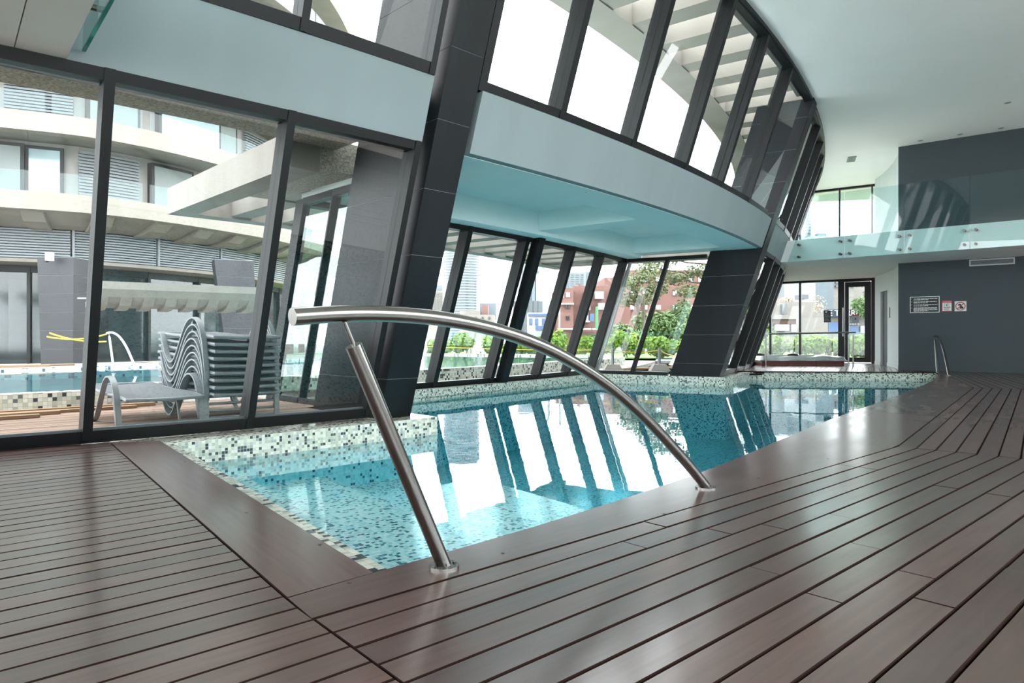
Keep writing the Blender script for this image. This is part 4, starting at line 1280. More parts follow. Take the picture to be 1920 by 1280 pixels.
# ------------------------------------------------------------------ concrete canopies outside the glass
cn = thing('eave_canopy', 'stippled grey concrete soffit overhanging outside the near windows', 'canopy', P(-.3, -52, 2.2))
M().ring(-.62, .60, -61.5, -46.05, 2.29, 2.50, 32).build('soffit', MT['stipple'], cn)
bc = thing('bay_canopy', 'pale concrete pergola canopy running around the outside of the pool bay', 'canopy', P(-3, -38, 2.06))
M().ring(-3.72, -3.48, -46.05, -27.5, 2.07, 2.37, 40).build('edge_beam', MT['concrete'], bc)
M().ring(-3.48, -.62, -46.05, -45.5, 2.07, 2.37, 2).build('side_beam', MT['concrete'], bc)
M().ring(-.62, .60, -46.05, -45.2, 2.29, 2.50, 2).build('soffit', MT['stipple'], bc)
M().ring(-2.2, -.62, -45.5, -44.75, 2.10, 2.37, 2).build('soffit', MT['stipple'], bc)
M().ring(-2.2, -1.6, -44.75, -27.5, 2.12, 2.40, 36).build('inner_beam', MT['concrete'], bc)
ph = -44.6
while ph < -28.5:
    M().ring(-3.48, -2.2, ph, ph + .55, 2.10, 2.37, 1).build('rib', MT['concrete'], bc); ph += 1.45
M().ring(-3.48, .4, -29.4, -28.2, 2.08, 2.37, 2).build('side_beam', MT['concrete'], bc)
uc = thing('roof_canopy', 'white concrete pergola eave sweeping over the upper windows', 'canopy', P(0, -38, 4.5))
M().ring(-.42, .02, -60, -15, 4.52, 4.80, 90).build('edge_beam', MT['concrete_warm'], uc)
M().ring(1.3, 1.8, -60, -15, 4.50, 4.80, 90).build('inner_beam', MT['concrete_warm'], uc)
ph = -59.2
while ph < -15.6:
    M().ring(.02, 1.3, ph, ph + .62, 4.54, 4.80, 1).build('rib', MT['concrete_warm'], uc); ph += 1.55

# ------------------------------------------------------------------ building across the court
Q = densify([(-19, 12.2), (-16, 13.3), (-11.6, 15.4), (-9.84, 16.35), (-8.6, 18.2), (-7.7, 20.5), (-7.3, 23.8), (-7.5, 28.8)], .45)
QL = [0]
for a, b in zip(Q, Q[1:]): QL.append(QL[-1] + (b - a).length)
def qat(s):
    for i in range(len(Q) - 1):
        if QL[i + 1] >= s: return Q[i].lerp(Q[i + 1], (s - QL[i]) / (QL[i + 1] - QL[i]))
    return Q[-1]
def qrun(s0, s1, step=.45):
    n = max(1, int((s1 - s0) / step)); return [qat(s0 + (s1 - s0) * k / n) for k in range(n + 1)]
ST = QL[-1]
bd = thing('courtyard_building', 'curved cream concrete apartment building with balconies across the court', 'building', (-12, 17, 0))
ribbon(M(), Q, -1.2, -1.0, 0, 2.36).build('shopfront_back', MT['dark_glass'], bd)
s = .2
while s < ST - 1:
    p = qrun(s, s + .07); ribbon(M(), p, -1.0, -.88, 0, 2.36).build('shopfront_mullion', MT['black'], bd); s += 1.65
ribbon(M(), Q, -1.0, -.9, 2.2, 2.36).build('shopfront_head', MT['black'], bd)
ribbon(M(), Q, -1.6, 0.02, 2.36, 2.44).build('soffit', MT['concrete_warm'], bd)
s = 0.0
while s < ST - 1.9:
    p = qrun(s + .02, s + 1.86, .62); m = M()
    for k in range(11): 
        z = 2.46 + k * .062; ribbon(m, p, -.03, .03, z, z + .036)
    ribbon(m, p, -.10, -.08, 2.44, 3.14)
    ribbon(m, qrun(s, s + .05), -.03, .05, 2.44, 3.14)
    m.build('louver_panel', MT['grey_metal'], bd); s += 1.9
ribbon(M(), Q, -.9, -.2, 2.44, 3.5).build('louver_backing', MT['dark_glass'], bd)
# flared soffit with ribs, balcony edge
prof = [(0, 3.14), (.35, 3.20), (.75, 3.32), (1.05, 3.42)]
m = M()
for (a, z), (b, z2) in zip(prof, prof[1:]):
    pa, pb = offset_poly(Q, a), offset_poly(Q, b); i0 = len(m.v)
    for x, y in zip(pa, pb): m.v += [V((x.x, x.y, z)), V((y.x, y.y, z2)), V((y.x, y.y, z2 + .12)), V((x.x, x.y, z + .12))]
    for k in range(len(Q) - 1):
        for j in range(4):
            x, y = i0 + 4 * k + j, i0 + 4 * k + (j + 1) % 4; m.f.append([x, y, y + 4, x + 4])
m.build('flared_soffit', MT['concrete_warm'], bd)
s = .3
while s < ST - .6:
    m = M(); p = qrun(s, s + .42, .42)
    for (a, z), (b, z2) in zip([(0, 3.10), (.35, 3.10), (.75, 3.19), (1.05, 3.36)], [(.35, 3.10), (.75, 3.19), (1.05, 3.36)]):
        A, B = offset_poly(p, a), offset_poly(p, b)
        m.box8([V((A[0].x, A[0].y, z)), V((A[1].x, A[1].y, z)), V((B[1].x, B[1].y, z2)), V((B[0].x, B[0].y, z2))], [V((A[0].x, A[0].y, 3.45)), V((A[1].x, A[1].y, 3.45)), V((B[1].x, B[1].y, 3.45)), V((B[0].x, B[0].y, 3.45))])
    m.build('soffit_rib', MT['concrete_warm'], bd); s += 1.05
ribbon(M(), Q, 1.0, 1.28, 3.38, 3.77).build('balcony_edge', MT['concrete_warm'], bd)
ribbon(M(), Q, -1.6, 1.0, 3.52, 3.62).build('balcony_floor', MT['concrete'], bd)
pat = [('w', 1.9), ('n', .75), ('t', .35), ('l', 1.35), ('t', .3), ('w', 1.2), ('t', .5)]
for lv in range(5):
    z0 = 3.62 + 1.71 * lv; z1 = z0 + 1.46
    ribbon(M(), Q, -.5, -.25, z0, z1 + .1).build('wall', MT['taupe'], bd)
    s = .3 + .4 * lv; k = lv
    while s < ST - 2.2:
        kind, w = pat[k % len(pat)]; k += 1
        if kind in 'wn':
            f = ribbon(M(), qrun(s, s + w), -.26, -.06 if kind == 'w' else -.16, z0, z1).build('window', MT['black'], bd)
            ribbon(M(), qrun(s + .07, s + w - .07), -.2, -.045 if kind == 'w' else -.145, z0 + .06, z1 - .08).build('pane', MT['blind'] if (k * 7 + lv * 3) % 3 else MT['pale_glass'], f)
        elif kind == 'l':
            m = M(); p = qrun(s, s + w)
            for q in range(19): ribbon(m, p, -.2, -.12, z0 + .03 + q * .075, z0 + .075 + q * .075)
            m.build('louver_panel', MT['grey_metal'], bd)
        s += w
    if lv:
        ribbon(M(), Q, .95, 1.25, z0 - .26, z0 + .15).build('balcony_edge', MT['concrete_warm'], bd)
        ribbon(M(), Q, -.5, .95, z0 - .14, z0 - .02).build('balcony_floor', MT['concrete_warm'], bd)
    s = .5
    while s < ST - 1.6:
        ribbon(M(), qrun(s, s + 1.42), 1.08, 1.10, z0 + .15, z0 + .62).build('balcony_glass', MT['balustrade'], bd); s += 1.45
ribbon(M(), Q, -1, 1.25, 3.62 + 1.71 * 5 - .26, 3.62 + 1.71 * 5 + .2).build('roof_slab', MT['concrete_warm'], bd)

def court_column(label, c, w, d, rz, h, lean):
    t = thing('court_column', label, 'column', c); z = 0.0; c = V(c); n = 6
    ca, sa = math.cos(rz), math.sin(rz)
    def qd(z):
        o = c + V((lean * z, 0, z)); ww = w * (1 + .06 * z); return [o + V((x * ww / 2 * ca - y * d / 2 * sa, x * ww / 2 * sa + y * d / 2 * ca, 0)) for x, y in ((-1, -1), (1, -1), (1, 1), (-1, 1))]
    M().box8([p_.lerp(c, .03) for p_ in qd(0)], [p_.lerp(c + V((lean * h, 0, h)), .03) for p_ in qd(h)]).build('core', MT['column_core'], t)
    for i in range(n):
        M().box8(qd(h * i / n), qd(h * (i + 1) / n - .01)).build('cladding_panel', MT['court_clad'], t)
MT['court_clad'] = surf('court_column_cladding', '#333338', 0.5, 0.08, 4)
court_column('charcoal clad column under the louvred band at the left of the court', (-9.75, 15.0, 0), .66, .8, .05, 2.36, -.015)
court_column('charcoal clad column behind the lounger stack under the louvred band', (-6.95, 17.6, 0), .8, .7, .5, 2.6, -.1)
# bowl-shaped entrance canopy
e0, e1 = V((-7.85, 12.75, 0)), V((-5.35, 14.6, 0)); ed = (e1 - e0).normalized(); eb = V((-ed.y, ed.x, 0))
ec = thing('entrance_canopy', 'small cream concrete bowl canopy over the court entrance', 'canopy', e0.lerp(e1, .5) + V((0, 0, 1.2)))
pr = [(0, 1.70), (.06, 1.56), (.22, 1.42), (.5, 1.31), (.9, 1.25), (1.3, 1.24), (1.3, 1.34), (.6, 1.42), (.3, 1.52), (.08, 1.70)]
m = M(); L_ = (e1 - e0).length
for s in (0, L_):
    pass
m.box8([e0 + eb * a + V((0, 0, z)) for a, z in pr], [e1 + eb * a + V((0, 0, z)) for a, z in pr]); m.build('shell', MT['concrete'], ec)
for i in range(8):
    s = .1 + i * (L_ - .3) / 7; a_, b_2 = e0 + ed * s, e0 + ed * (s + .2)
    rp_ = [(.22, 1.42), (.5, 1.31), (.9, 1.25), (1.3, 1.24), (1.3, 1.18), (.85, 1.19), (.45, 1.26)]
    M().box8([a_ + eb * x + V((0, 0, z)) for x, z in rp_], [b_2 + eb * x + V((0, 0, z)) for x, z in rp_]).build('rib', MT['concrete'], ec)
# white pole with floodlight, white wall box, traffic cone
p = V((-8.05, 12.95, -.045)); pl = thing('floodlight_pole', 'white pole carrying a black floodlight behind the outdoor pool', 'pole', p)
M().tube([p, p + V((.05, 0, 1.45))], .06, 10).build('pole', MT['white_plastic'], pl, smooth=True)
M().bx(p + V((.06, -.05, 1.62)), (.34, .12, .16), .2).build('lamp_head', MT['black'], pl)
M().bx(p + V((.0, -.05, 1.42)), (.3, .05, .03)).build('bracket', MT['grey_metal'], pl)
p = sight(93, 489, 14.4); cb = thing('junction_box', 'white box fixed on the louvred band above the charcoal column', 'box', p)
M().bx(p + V((0, 0, .09)), (.13, .1, .18)).build('housing', MT['white_plastic'], cb); M().bx(p + V((-.05, -.03, -.012)), (.05, .08, .03)).build('camera', MT['black'], cb)

# ------------------------------------------------------------------ planting
def leaves(m, blobs, n, size, rng, flat=0.0):
    for c, r in blobs:
        c = V(c)
        for _ in range(n):
            d = V((rng.gauss(0, 1), rng.gauss(0, 1), rng.gauss(0, 1))).normalized()
            q = c + V((d.x * r[0], d.y * r[1], d.z * r[2])) * (rng.random() ** .35)
            nrm = (d + V((rng.uniform(-.7, .7), rng.uniform(-.7, .7), rng.uniform(-.2, .9)))).normalized()
            a = nrm.cross(V((rng.uniform(-1, 1), rng.uniform(-1, 1), rng.uniform(-1, 1)))).normalized(); b = nrm.cross(a)
            s = size * rng.uniform(.6, 1.3); l = s * 1.7
            m.poly([q - a * l / 2, q + b * s / 2, q + a * l / 2, q - b * s / 2])
def shrub(name, label, c, r, mat, n, size, group, nb=7, seed=0):
    rng = random.Random(seed + int(abs(c[0] * 131 + c[1] * 17)))
    t = thing(name, label, 'shrub', c, group); c = V(c)
    blobs = []
    for i in range(nb):
        blobs.append((c + V((rng.uniform(-.62, .62) * r[0], rng.uniform(-.5, .5) * r[1], r[2] * rng.uniform(.55, 1.25))), (r[0] * rng.uniform(.35, .55), r[1] * rng.uniform(.35, .6), r[2] * rng.uniform(.35, .6))))
    m = M(); leaves(m, blobs, n, size, rng); m.build('foliage', MT[mat], t)
    for i in range(3):
        M().tube([c + V((rng.uniform(-.1, .1), 0, -.02)), c + V((rng.uniform(-.3, .3) * r[0], 0, r[2]))], [.02, .01], 6).build('stem', MT['bark'], t)
ords = ['first', 'second', 'third', 'fourth', 'fifth', 'sixth', 'seventh', 'eighth', 'ninth', 'tenth', 'eleventh']
hx = [(-2.35, 22.6), (-1.45, 22.9), (-.55, 22.7), (.35, 22.8), (1.35, 22.7), (2.2, 22.9), (3.0, 22.6), (3.75, 22.3), (4.6, 21.6), (5.3, 21.4), (6.1, 21.5)]
for i, (x, y) in enumerate(hx):
    shrub('hedge_shrub', ords[i] + ' bright green hedge shrub from the left beyond the bay glazing', (x, y, -.045), (.58, .5, .40 + .07 * ((i * 5) % 3)), 'leaf_bright', 260, .075, 'bright hedge behind the outdoor pool', seed=i)
for i, (x, y) in enumerate([(8.2, 21.6), (9.1, 21.9), (10.1, 21.8), (11.1, 21.6), (12.0, 21.4)]):
    shrub('hedge_shrub', ords[i] + ' yellow-green hedge shrub from the left beyond the end glazing', (x, y, -.045), (.62, .5, .43 + .05 * (i % 2)), 'leaf_bright', 300, .075, 'bright hedge beyond the end glazing', seed=50 + i)
# glass fence in front of the hedges
fx = [(-3.4, 21.9), (-2.2, 21.8), (-1.0, 21.7), (.2, 21.6), (1.4, 21.5), (2.6, 21.3), (3.8, 21.0), (5.0, 20.6), (6.2, 20.4), (7.4, 20.6), (8.6, 20.8), (9.8, 20.9), (11.0, 20.8), (12.2, 20.6)]
gf = thing('glass_fence', 'low frameless glass fence running in front of the bright hedges', 'fence', (4, 21, -.045))
for a, b in zip(fx, fx[1:]):
    a3, b3 = V((*a, 0)), V((*b, 0)); d = (b3 - a3).normalized(); nn3 = V((-d.y, d.x, 0)) * .006
    M().prism([a3 + d * .015 - nn3, b3 - d * .015 - nn3, b3 - d * .015 + nn3, a3 + d * .015 + nn3], -.04, .80).build('glass_panel', MT['balustrade'], gf)
    M().bx((a3.x, a3.y, .07), (.05, .05, .22)).build('clamp', MT['steel'], gf)
# lawn strip, pines and dense trees
skin(M().prism([V((-8, 22, 0)), V((14, 21.3, 0)), V((60, 24, 0)), V((60, 27, 0)), V((-8, 30, 0))], -.05, -.03).build('floor_lawn', MT['grass']))
def tree(name, label, base, h, blobs, mat, n, size, trunk=.12, group=None, lean=(0, 0)):
    rng = random.Random(int(base[0] * 97 + base[1] * 31)); base = V(base)
    t = thing(name, label, 'tree', base, group)
    m = M(); leaves(m, [(base + V(c), r) for c, r in blobs], n, size, rng); m.build('foliage', MT[mat], t)
    top = base + V((lean[0], lean[1], h))
    M().tube([base, base.lerp(top, .4) + V((.1, 0, 0)), top], [trunk, trunk * .75, trunk * .4], 8).build('trunk', MT['bark'], t, smooth=True)
    for c, r in blobs:
        q = base + V(c); a = base.lerp(top, max(.3, min(.95, (c[2] - .4) / h)))
        M().tube([a, a.lerp(q, .6) + V((0, 0, -.08)), q], [trunk * .35, trunk * .25, trunk * .1], 6).build('branch', MT['bark'], t)
tree('pine_tree', 'tall spreading pine with bare branches seen through the bay end glazing', (9.9, 34, 0), 5.6,
     [((-2.9, 0, 4.1), (1.0, .8, .45)), ((-2.2, .3, 4.6), (1.1, .8, .4)), ((-1.1, -.2, 4.9), (.9, .8, .4)), ((-.2, .2, 5.2), (1.0, .8, .45)), ((.7, 0, 4.7), (.8, .7, .4)), ((-1.6, .2, 3.6), (.9, .7, .38)), ((-.5, 0, 3.9), (.9, .7, .4)), ((-1.1, 0, 2.9), (.8, .6, .35)), ((.5, .2, 5.8), (1.2, .9, .5)), ((1.6, .2, 5.3), (1.0, .8, .45))],
     'leaf_pine', 420, .10, .16, 'trees beyond the bay', lean=(.6, 0))
tree('pine_tree', 'lower shaggy pine left of the tall pine beyond the bay', (6.0, 33, 0), 3.6,
     [((-.3, 0, 3.2), (.8, .7, .45)), ((.5, .2, 3.6), (.8, .7, .4)), ((-.5, .1, 2.5), (.7, .6, .45)), ((.4, 0, 2.6), (.8, .7, .5)), ((1.0, 0, 3.0), (.6, .6, .4))], 'leaf_pine', 420, .09, .10, 'trees beyond the bay')
for i, (x, y, rx, rz, mt, lab) in enumerate([(5.2, 30, 1.0, .75, 'leaf_mid', 'round mid-green shrub left of the timber pole'), (6.6, 31, 1.2, 1.1, 'leaf_mid', 'tall mid-green shrub behind the timber pole'), (8.0, 31, 1.1, .9, 'leaf_mid', 'dense mid-green shrub right of the timber pole'), (9.3, 31, 1.0, .85, 'leaf_palm', 'bladed pale green shrub below the tall pine'), (8.6, 33, 1.2, 1.5, 'leaf_mid', 'tallest dark shrub under the pine branches'), (3.9, 29, .8, .5, 'leaf_mid', 'low mid-green shrub in front of the brick building'), (1.6, 29.5, .7, .4, 'leaf_mid', 'low dark shrub in front of the blue kiosk'), (10.6, 30, 1.0, 1.0, 'leaf_mid', 'mid-green shrub half hidden by the far leaning column')]):
    shrub('garden_shrub', lab, (x, y, -.04), (rx, .8, rz), mt, 420, .10, None, nb=8, seed=80 + i)
p = sight(1206, 640, 27); pb = M().tube([(p.x, p.y, -.05), (p.x + .02, p.y, 2.3)], [.07, .06], 8); tag(pb.build('timber_pole', MT['bark'], smooth=True), 'plain upright timber pole among the shrubs', 'pole')

# barriers and debris on the paving outside the bay end
for i, (x, y) in enumerate([(2.05, 13.9), (3.0, 13.9)]):
    t = thing('barrier_post', ['barrier post nearer the bay corner', 'barrier post right of the bay corner on a grey foot'][i], 'post', (x, y, -.045), 'tape barrier posts')
    M().tube([(x, y, 0), (x, y, .42)], .03, 10).build('post', MT['grey_metal'], t, smooth=True)
    M().box8([(x - .2, y - .15, -.045), (x + .2, y - .15, -.045), (x + .2, y + .15, -.045), (x - .2, y + .15, -.045)], [(x - .12, y - .1, .09), (x + .12, y - .1, .09), (x + .12, y + .1, .09), (x - .12, y + .1, .09)]).build('foot', MT['concrete'], t)
m = M(); sag(m, (2.05, 13.9, .38), (3.0, 13.9, .38), .05, .008); sag(m, (2.05, 13.9, .38), (-3, 17.8, .45), .05, .008, 20); sag(m, (3.0, 13.9, .38), (4.2, 16.5, .28), .1, .012)
tag(m.build('barrier_tape', MT['yellow']), 'yellow barrier tape strung between posts outside the bay', 'tape')
for i, (x, y, l, a) in enumerate([(2.9, 14.6, 1.1, .3), (3.3, 15.1, 1.3, .5), (3.7, 14.8, .9, -.1), (4.2, 15.6, 1.0, .2)]):
    tag(M().bx((x, y, -.03), (l, .09, .03), a).build('timber_plank', MT['lumber'], uv=uv_frame((x, y, 0), (math.cos(a), math.sin(a), 0))), ords[i] + ' loose board from the left on the paving outside the bay end', 'plank', 'loose boards outside the bay')
p = V((4.15, 16.6, -.045)); tag(M().box8([p + V((-.3, -.2, 0)), p + V((.3, -.2, 0)), p + V((.3, .2, 0)), p + V((-.3, .2, 0))], [p + V((-.14, -.12, .3)), p + V((.1, -.12, .34)), p + V((.12, .1, .34)), p + V((-.14, .1, .3))]).build('concrete_block', MT['concrete']), 'sloped concrete block draped with yellow tape on the paving', 'block')

# ------------------------------------------------------------------ the town behind the bay
def block(t, name, u0, u1, v0, v1, d, depth, mat, parent=None):
    a, b = sight(u0, v1, d), sight(u1, v0, d)
    if v1 >= 640: a.z = -.05
    mm = M(); mm.prism([V((a.x, d, 0)), V((b.x, d, 0)), V((b.x, d + depth, 0)), V((a.x, d + depth, 0))], a.z, b.z); return mm.build(name, MT[mat], parent or t)
def wins(t, host, u0, u1, v0, v1, d, nx, ny, fw, fh, mat, name='window', join=False):
    m = M()
    for i in range(nx):
        for j in range(ny):
            uu = u0 + (u1 - u0) * (i + .5) / nx; vv = v0 + (v1 - v0) * (j + .5) / ny
            hw = (u1 - u0) / nx * fw / 2; hh = (v1 - v0) / ny * fh / 2
            a, b = sight(uu - hw, vv + hh, d), sight(uu + hw, vv - hh, d); th = d * .002
            k = m if join else M()
            k.prism([V((a.x, d - th, 0)), V((b.x, d - th, 0)), V((b.x, d + th, 0)), V((a.x, d + th, 0))], a.z, b.z)
            if not join: k.build(name, MT[mat], host)
    if join: m.build(name, MT[mat], host)
D = 400
c = sight(865, 640, D); t = thing('round_tower', 'round white apartment tower with ringed balconies', 'building', c); rad = 33.5 / 1280 * D
M().cyl(c, rad * .95, 75, 40).build('core', MT['tower_glass'], t)
for i in range(46): M().cyl(c + V((0, 0, 2 + i * 1.58)), rad, .62, 40).build('balcony_ring', MT['tower_white'], t)
D = 300; t = thing('beige_block', 'beige apartment block left of the round tower', 'building', sight(815, 640, D))
block(t, 'wall', 795, 831, 545, 640, D, 12, 'tower_beige'); block(t, 'roof_house', 811, 829, 534, 545, D + 2, 6, 'tower_grey'); wins(t, t, 800, 830, 548, 592, D, 5, 9, .6, .45, 'dark_glass', 'window_row', True)
D = 350; t = thing('white_tower', 'white square tower with stacked balconies behind the grey building', 'building', sight(993, 640, D))
block(t, 'wall', 972, 1012, 491, 640, D, 14, 'tower_white'); wins(t, t, 984, 1011, 506, 566, D, 4, 13, .5, .5, 'tower_grey', 'window_row', True)
block(t, 'balcony_stack', 981, 987, 506, 566, D - 1.5, 2, 'tower_glass'); block(t, 'balcony_stack', 997, 1003, 500, 566, D - 1.5, 2, 'tower_glass'); block(t, 'side_wing', 1005, 1012, 513, 566, D - 1.5, 3, 'tower_white')
D = 420; t = thing('pale_tower', 'pale twin tower in the haze above the brick building', 'building', sight(1085, 640, D))
block(t, 'wall', 1048, 1098, 508, 640, D, 14, 'tower_white'); block(t, 'wall', 1096, 1120, 509, 640, D + 4, 12, 'tower_glass'); wins(t, t, 1050, 1096, 512, 545, D, 5, 8, .7, .4, 'tower_glass', 'window_row', True)
D = 90; t = thing('grey_panel_building', 'windowless grey panelled building beside the blue kiosk', 'building', sight(990, 640, D))
block(t, 'wall', 962, 1018, 564, 640, D, 8, 'tower_grey')
for i in range(1, 6): block(t, 'joint', 962 + i * 9.3, 962.4 + i * 9.3, 564, 640, D - .05, .1, 'black')
D = 120; t = thing('low_beige_house', 'low beige house with small windows in front of the round tower', 'building', sight(890, 640, D))
block(t, 'wall', 862, 926, 590, 640, D, 8, 'tower_beige'); block(t, 'wing', 862, 900, 583, 592, D + 4, 5, 'house_white'); wins(t, t, 886, 924, 592, 602, D, 3, 1, .3, .5, 'dark_glass')
block(t, 'brick_wing', 904, 915, 572, 592, D + 6, 4, 'brick'); block(t, 'grey_wing', 899, 930, 568, 600, D + 11, 4, 'tower_grey')
D = 75; t = thing('blue_kiosk', 'blue and white kiosk between the grey building and the brick building', 'building', sight(1012, 640, D))
block(t, 'wall', 990, 1036, 586, 640, D, 3, 'white_plastic'); block(t, 'blue_band', 990, 1036, 588, 593, D - .2, .2, 'blue_paint')
for u in (992, 1003, 1016, 1027): block(t, 'blue_panel', u, u + 6, 597, 609, D - .2, .2, 'blue_paint')
block(t, 'blue_panel', 1004, 1030, 611, 619, D - .2, .2, 'blue_paint')
D = 60; t = thing('brick_building', 'red brick apartment building with white balconies beyond the bay', 'building', sight(1090, 640, D))
block(t, 'wall', 1044, 1075, 540, 640, D, 8, 'brick'); block(t, 'wall', 1075, 1135, 536, 640, D + 1.2, 8, 'brick'); block(t, 'wing', 1034, 1046, 563, 640, D + .8, 6, 'brick')
block(t, 'parapet', 1134, 1182, 520, 640, D + 3, 8, 'brick'); block(t, 'parapet', 1170, 1340, 506, 640, D + 9, 8, 'brick'); block(t, 'stack', 1084, 1088, 532, 538, D + 3, 1, 'brick')
for u0, u1, v0, v1 in ((1050, 1058, 549, 558), (1061, 1069, 548, 557), (1034, 1042, 573, 586), (1034, 1042, 594, 607)):
    block(t, 'window', u0, u1, v0, v1, D - .1, .2, 'blind')
for u0, u1, v0, v1 in ((1061, 1063.5, 572, 579), (1065, 1067.5, 572, 579), (1061, 1063.5, 592, 600), (1065, 1067.5, 592, 600)): block(t, 'window', u0, u1, v0, v1, D - .1, .2, 'dark_glass')
block(t, 'ledge', 1050, 1076, 568, 570.5, D - .6, .6, 'white_plastic'); block(t, 'ledge', 1046, 1125, 615.5, 618, D - .5, .6, 'white_plastic')
for u0, u1, v0, v1 in ((1096, 1108, 545, 558), (1091, 1107, 569, 581), (1089, 1106, 591, 604), (1116, 1132, 546, 560), (1122, 1134, 568, 580)): block(t, 'balcony', u0, u1, v0, v1, D + .3, .9, 'blind')
for u in (1180, 1205, 1230, 1262, 1290, 1310):
    for v in (520, 545, 572): block(t, 'window', u, u + 9, v, v + 8, D + 8.8, .2, 'pale_glass')
def lamp(label, pts, d, r):
    q = [sight(u, v, d) for u, v in pts]; t = thing('street_lamp', label, 'street lamp', (q[0].x, d, -.05)); q[0].z = -.05
    M().tube(q[:-1], r, 8).build('pole', MT['grey_metal'], t, smooth=True); M().bar(q[-2], q[-1], r * 4, r * 2.5).build('lamp_head', MT['grey_metal'], t)
lamp('tall curved street lamp rising beside the white square tower', [(1029, 640), (1029, 522), (1027, 514), (1021, 503), (1018, 500), (1013, 497)], 55, .10)
lamp('slim grey utility pole in front of the brick building', [(1049, 640), (1049, 560), (1050, 512), (1050, 508)], 50, .06)
D = 45; t = thing('shop_sign', 'small blue projecting shop sign on the brick building', 'sign', sight(1110, 605, D)); block(t, 'blue_panel', 1106, 1114, 588, 602, D, .15, 'blue_paint'); block(t, 'black_panel', 1103.5, 1106, 585, 601, D, .15, 'black'); block(t, 'sign_post', 1109, 1110, 602, 640, D, .1, 'black')
D = 44; t = thing('green_banner', 'tall green pavement banner beside the blue shop sign', 'banner', sight(1118, 620, D)); block(t, 'cloth', 1117, 1121, 575, 616, D, .05, 'green_paint'); block(t, 'foot', 1115, 1123, 639, 641, D, .3, 'grey_metal'); block(t, 'mast', 1121, 1121.6, 574, 640, D, .05, 'grey_metal')
# tower crane seen past the bay
D = 160; t = thing('tower_crane', 'yellow lattice tower crane standing beyond the court', 'crane', sight(650, 640, D)); m = M()
a, b = sight(643, 640, D), sight(658, 520, D)
for x in (a.x, b.x):
    for y in (D, D + 1.8): m.bar((x, y, 0), (x, y, b.z + 12), .22, .22)
for i in range(20):
    z = i * 1.7; m.bar((a.x, D, z), (b.x, D, z + 1.7), .14, .14); m.bar((b.x, D, z), (a.x, D, z + 1.7), .14, .14)
m.build('mast', MT['crane'], t)
M().bx(((a.x + b.x) / 2, D + .9, b.z + 9), (22, .8, .8)).build('jib', MT['crane'], t)

# ------------------------------------------------------------------ the street beyond the end glazing
D = 42; t = thing('street_house', 'low cream street house with a brown band beyond the end glazing', 'building', sight(1480, 640, D))
block(t, 'wall', 1400, 1526, 566, 598, D, 8, 'house_white'); block(t, 'wall', 1400, 1560, 606, 640, D + .5, 6, 'house_white'); block(t, 'brown_band', 1400, 1552, 597, 607, D - .3, 2, 'house_brown'); block(t, 'parapet', 1400, 1526, 590, 598, D - .4, .4, 'house_white')
block(t, 'wall', 1526, 1560, 586, 598, D + 2, 5, 'house_white')
for u0, u1, v0, v1, mt in ((1467, 1475, 570, 589, 'dark_glass'), (1484, 1496, 608, 622, 'blind'), (1455, 1480, 608, 620, 'pale_glass'), (1517, 1530, 607, 617, 'tower_grey'), (1534, 1552, 604, 614, 'tower_grey')): block(t, 'window', u0, u1, v0, v1, D - .35, .3, mt)
block(t, 'water_tank', 1502, 1516, 552, 560, D + 2, 1, 'tower_grey')
D = 92; t = thing('white_apartments', 'white apartment block with dark windows above the street house', 'building', sight(1500, 640, D))
block(t, 'wall', 1440, 1529, 470, 640, D, 10, 'tower_white')
for u0 in (1478, 1488, 1514):
    for v0 in (476, 488, 500, 512, 532, 543): block(t, 'window', u0, u0 + 6.5, v0, v0 + 4.5, D - .1, .2, 'tower_grey')
D = 70; t = thing('blue_glass_building', 'pale blue glass building behind the black notice sticker', 'building', sight(1545, 640, D))
block(t, 'wall', 1529, 1563, 500, 640, D, 8, 'tower_glass'); block(t, 'wing', 1563, 1600, 520, 640, D + 3, 8, 'house_white'); wins(t, t, 1564, 1624, 526, 540, D + 2.9, 6, 2, .6, .5, 'tower_glass', 'window_row', True)
block(t, 'wing', 1600, 1632, 522, 640, D + 5, 8, 'house_white')
D = 36; t = thing('corner_shop', 'shop with navy sign band reading TORRES DEL beyond the glass door', 'shop', sight(1610, 640, D))
block(t, 'wall', 1552, 1680, 594, 640, D, 4, 'house_white'); block(t, 'sign_band', 1552, 1680, 580, 594, D - .25, .5, 'sign_navy')
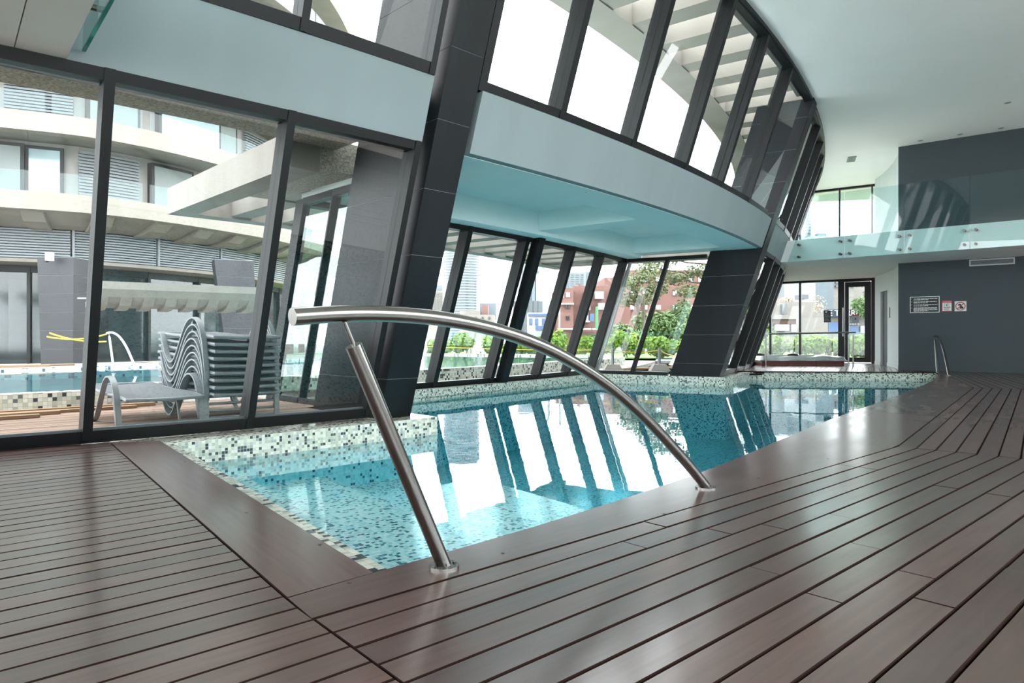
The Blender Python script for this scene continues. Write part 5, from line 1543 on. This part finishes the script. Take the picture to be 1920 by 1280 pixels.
words('lettering', 'E TORRES', .42, sight(1586, 587.2, D - .27), (1, 0, 0), (0, 0, 1), MT['white_print'], t, .01)
words('lettering', 'DEL', .27, sight(1648, 587.6, D - .27), (1, 0, 0), (0, 0, 1), MT['white_print'], t, .01)
for u0, u1, v0, v1, mt in ((1555, 1573, 604, 622, 'blue_paint'), (1592, 1612, 602, 604, 'blue_paint'), (1591, 1610, 611, 626, 'blue_paint'), (1586, 1588, 611, 626, 'blue_paint'), (1614, 1622, 611, 624, 'pale_glass'), (1636, 1660, 600, 622, 'pale_glass')): block(t, 'panel', u0, u1, v0, v1, D - .1, .15, mt)
for u in (1593, 1597.5, 1602, 1608): block(t, 'faded_lettering', u, u + 3.2, 606.2, 608.8, D - .12, .04, 'grey_metal')
tree('street_tree', 'leafy olive-green street tree above the shop sign', (18.2, 34.6, 0), 2.2, [((-.4, 0, 2.3), (.7, .6, .45)), ((.4, 0, 2.4), (.7, .6, .5)), ((0, 0, 1.9), (.7, .6, .35)), ((.2, .2, 2.8), (.5, .5, .3))], 'leaf_mid', 420, .11, .10)
tree('street_tree', 'bare brown twiggy tree behind the olive-green street tree', (21.5, 53, 0), 3.6, [((-1.0, 0, 3.0), (.8, .6, .5)), ((.6, 0, 3.2), (.8, .6, .5)), ((-.2, .2, 3.4), (.8, .6, .4)), ((2.2, 0, 3.0), (.8, .6, .9))], 'leaf_dry', 260, .10, .10)
tree('street_tree', 'dark leafy tree over the roof of the street house', (19.8, 61, 0), 4.2, [((-.4, 0, 3.1), (.7, .6, .4)), ((.3, 0, 2.9), (.7, .6, .4)), ((-.1, 0, 3.5), (.5, .5, .3))], 'leaf_pine', 380, .11, .10)
D = 450; t = thing('distant_tower', 'faint pale tower low in the upper end windows', 'building', sight(1516, 640, D)); block(t, 'wall', 1508, 1521, 388, 640, D, 10, 'tower_white'); wins(t, t, 1510, 1520, 395, 440, D, 2, 8, .5, .4, 'tower_glass', 'window_row', True); block(t, 'wing', 1521, 1552, 442, 640, D - 10, 10, 'tower_white'); block(t, 'roof_house', 1534, 1550, 437, 443, D - 8, 5, 'tower_glass')
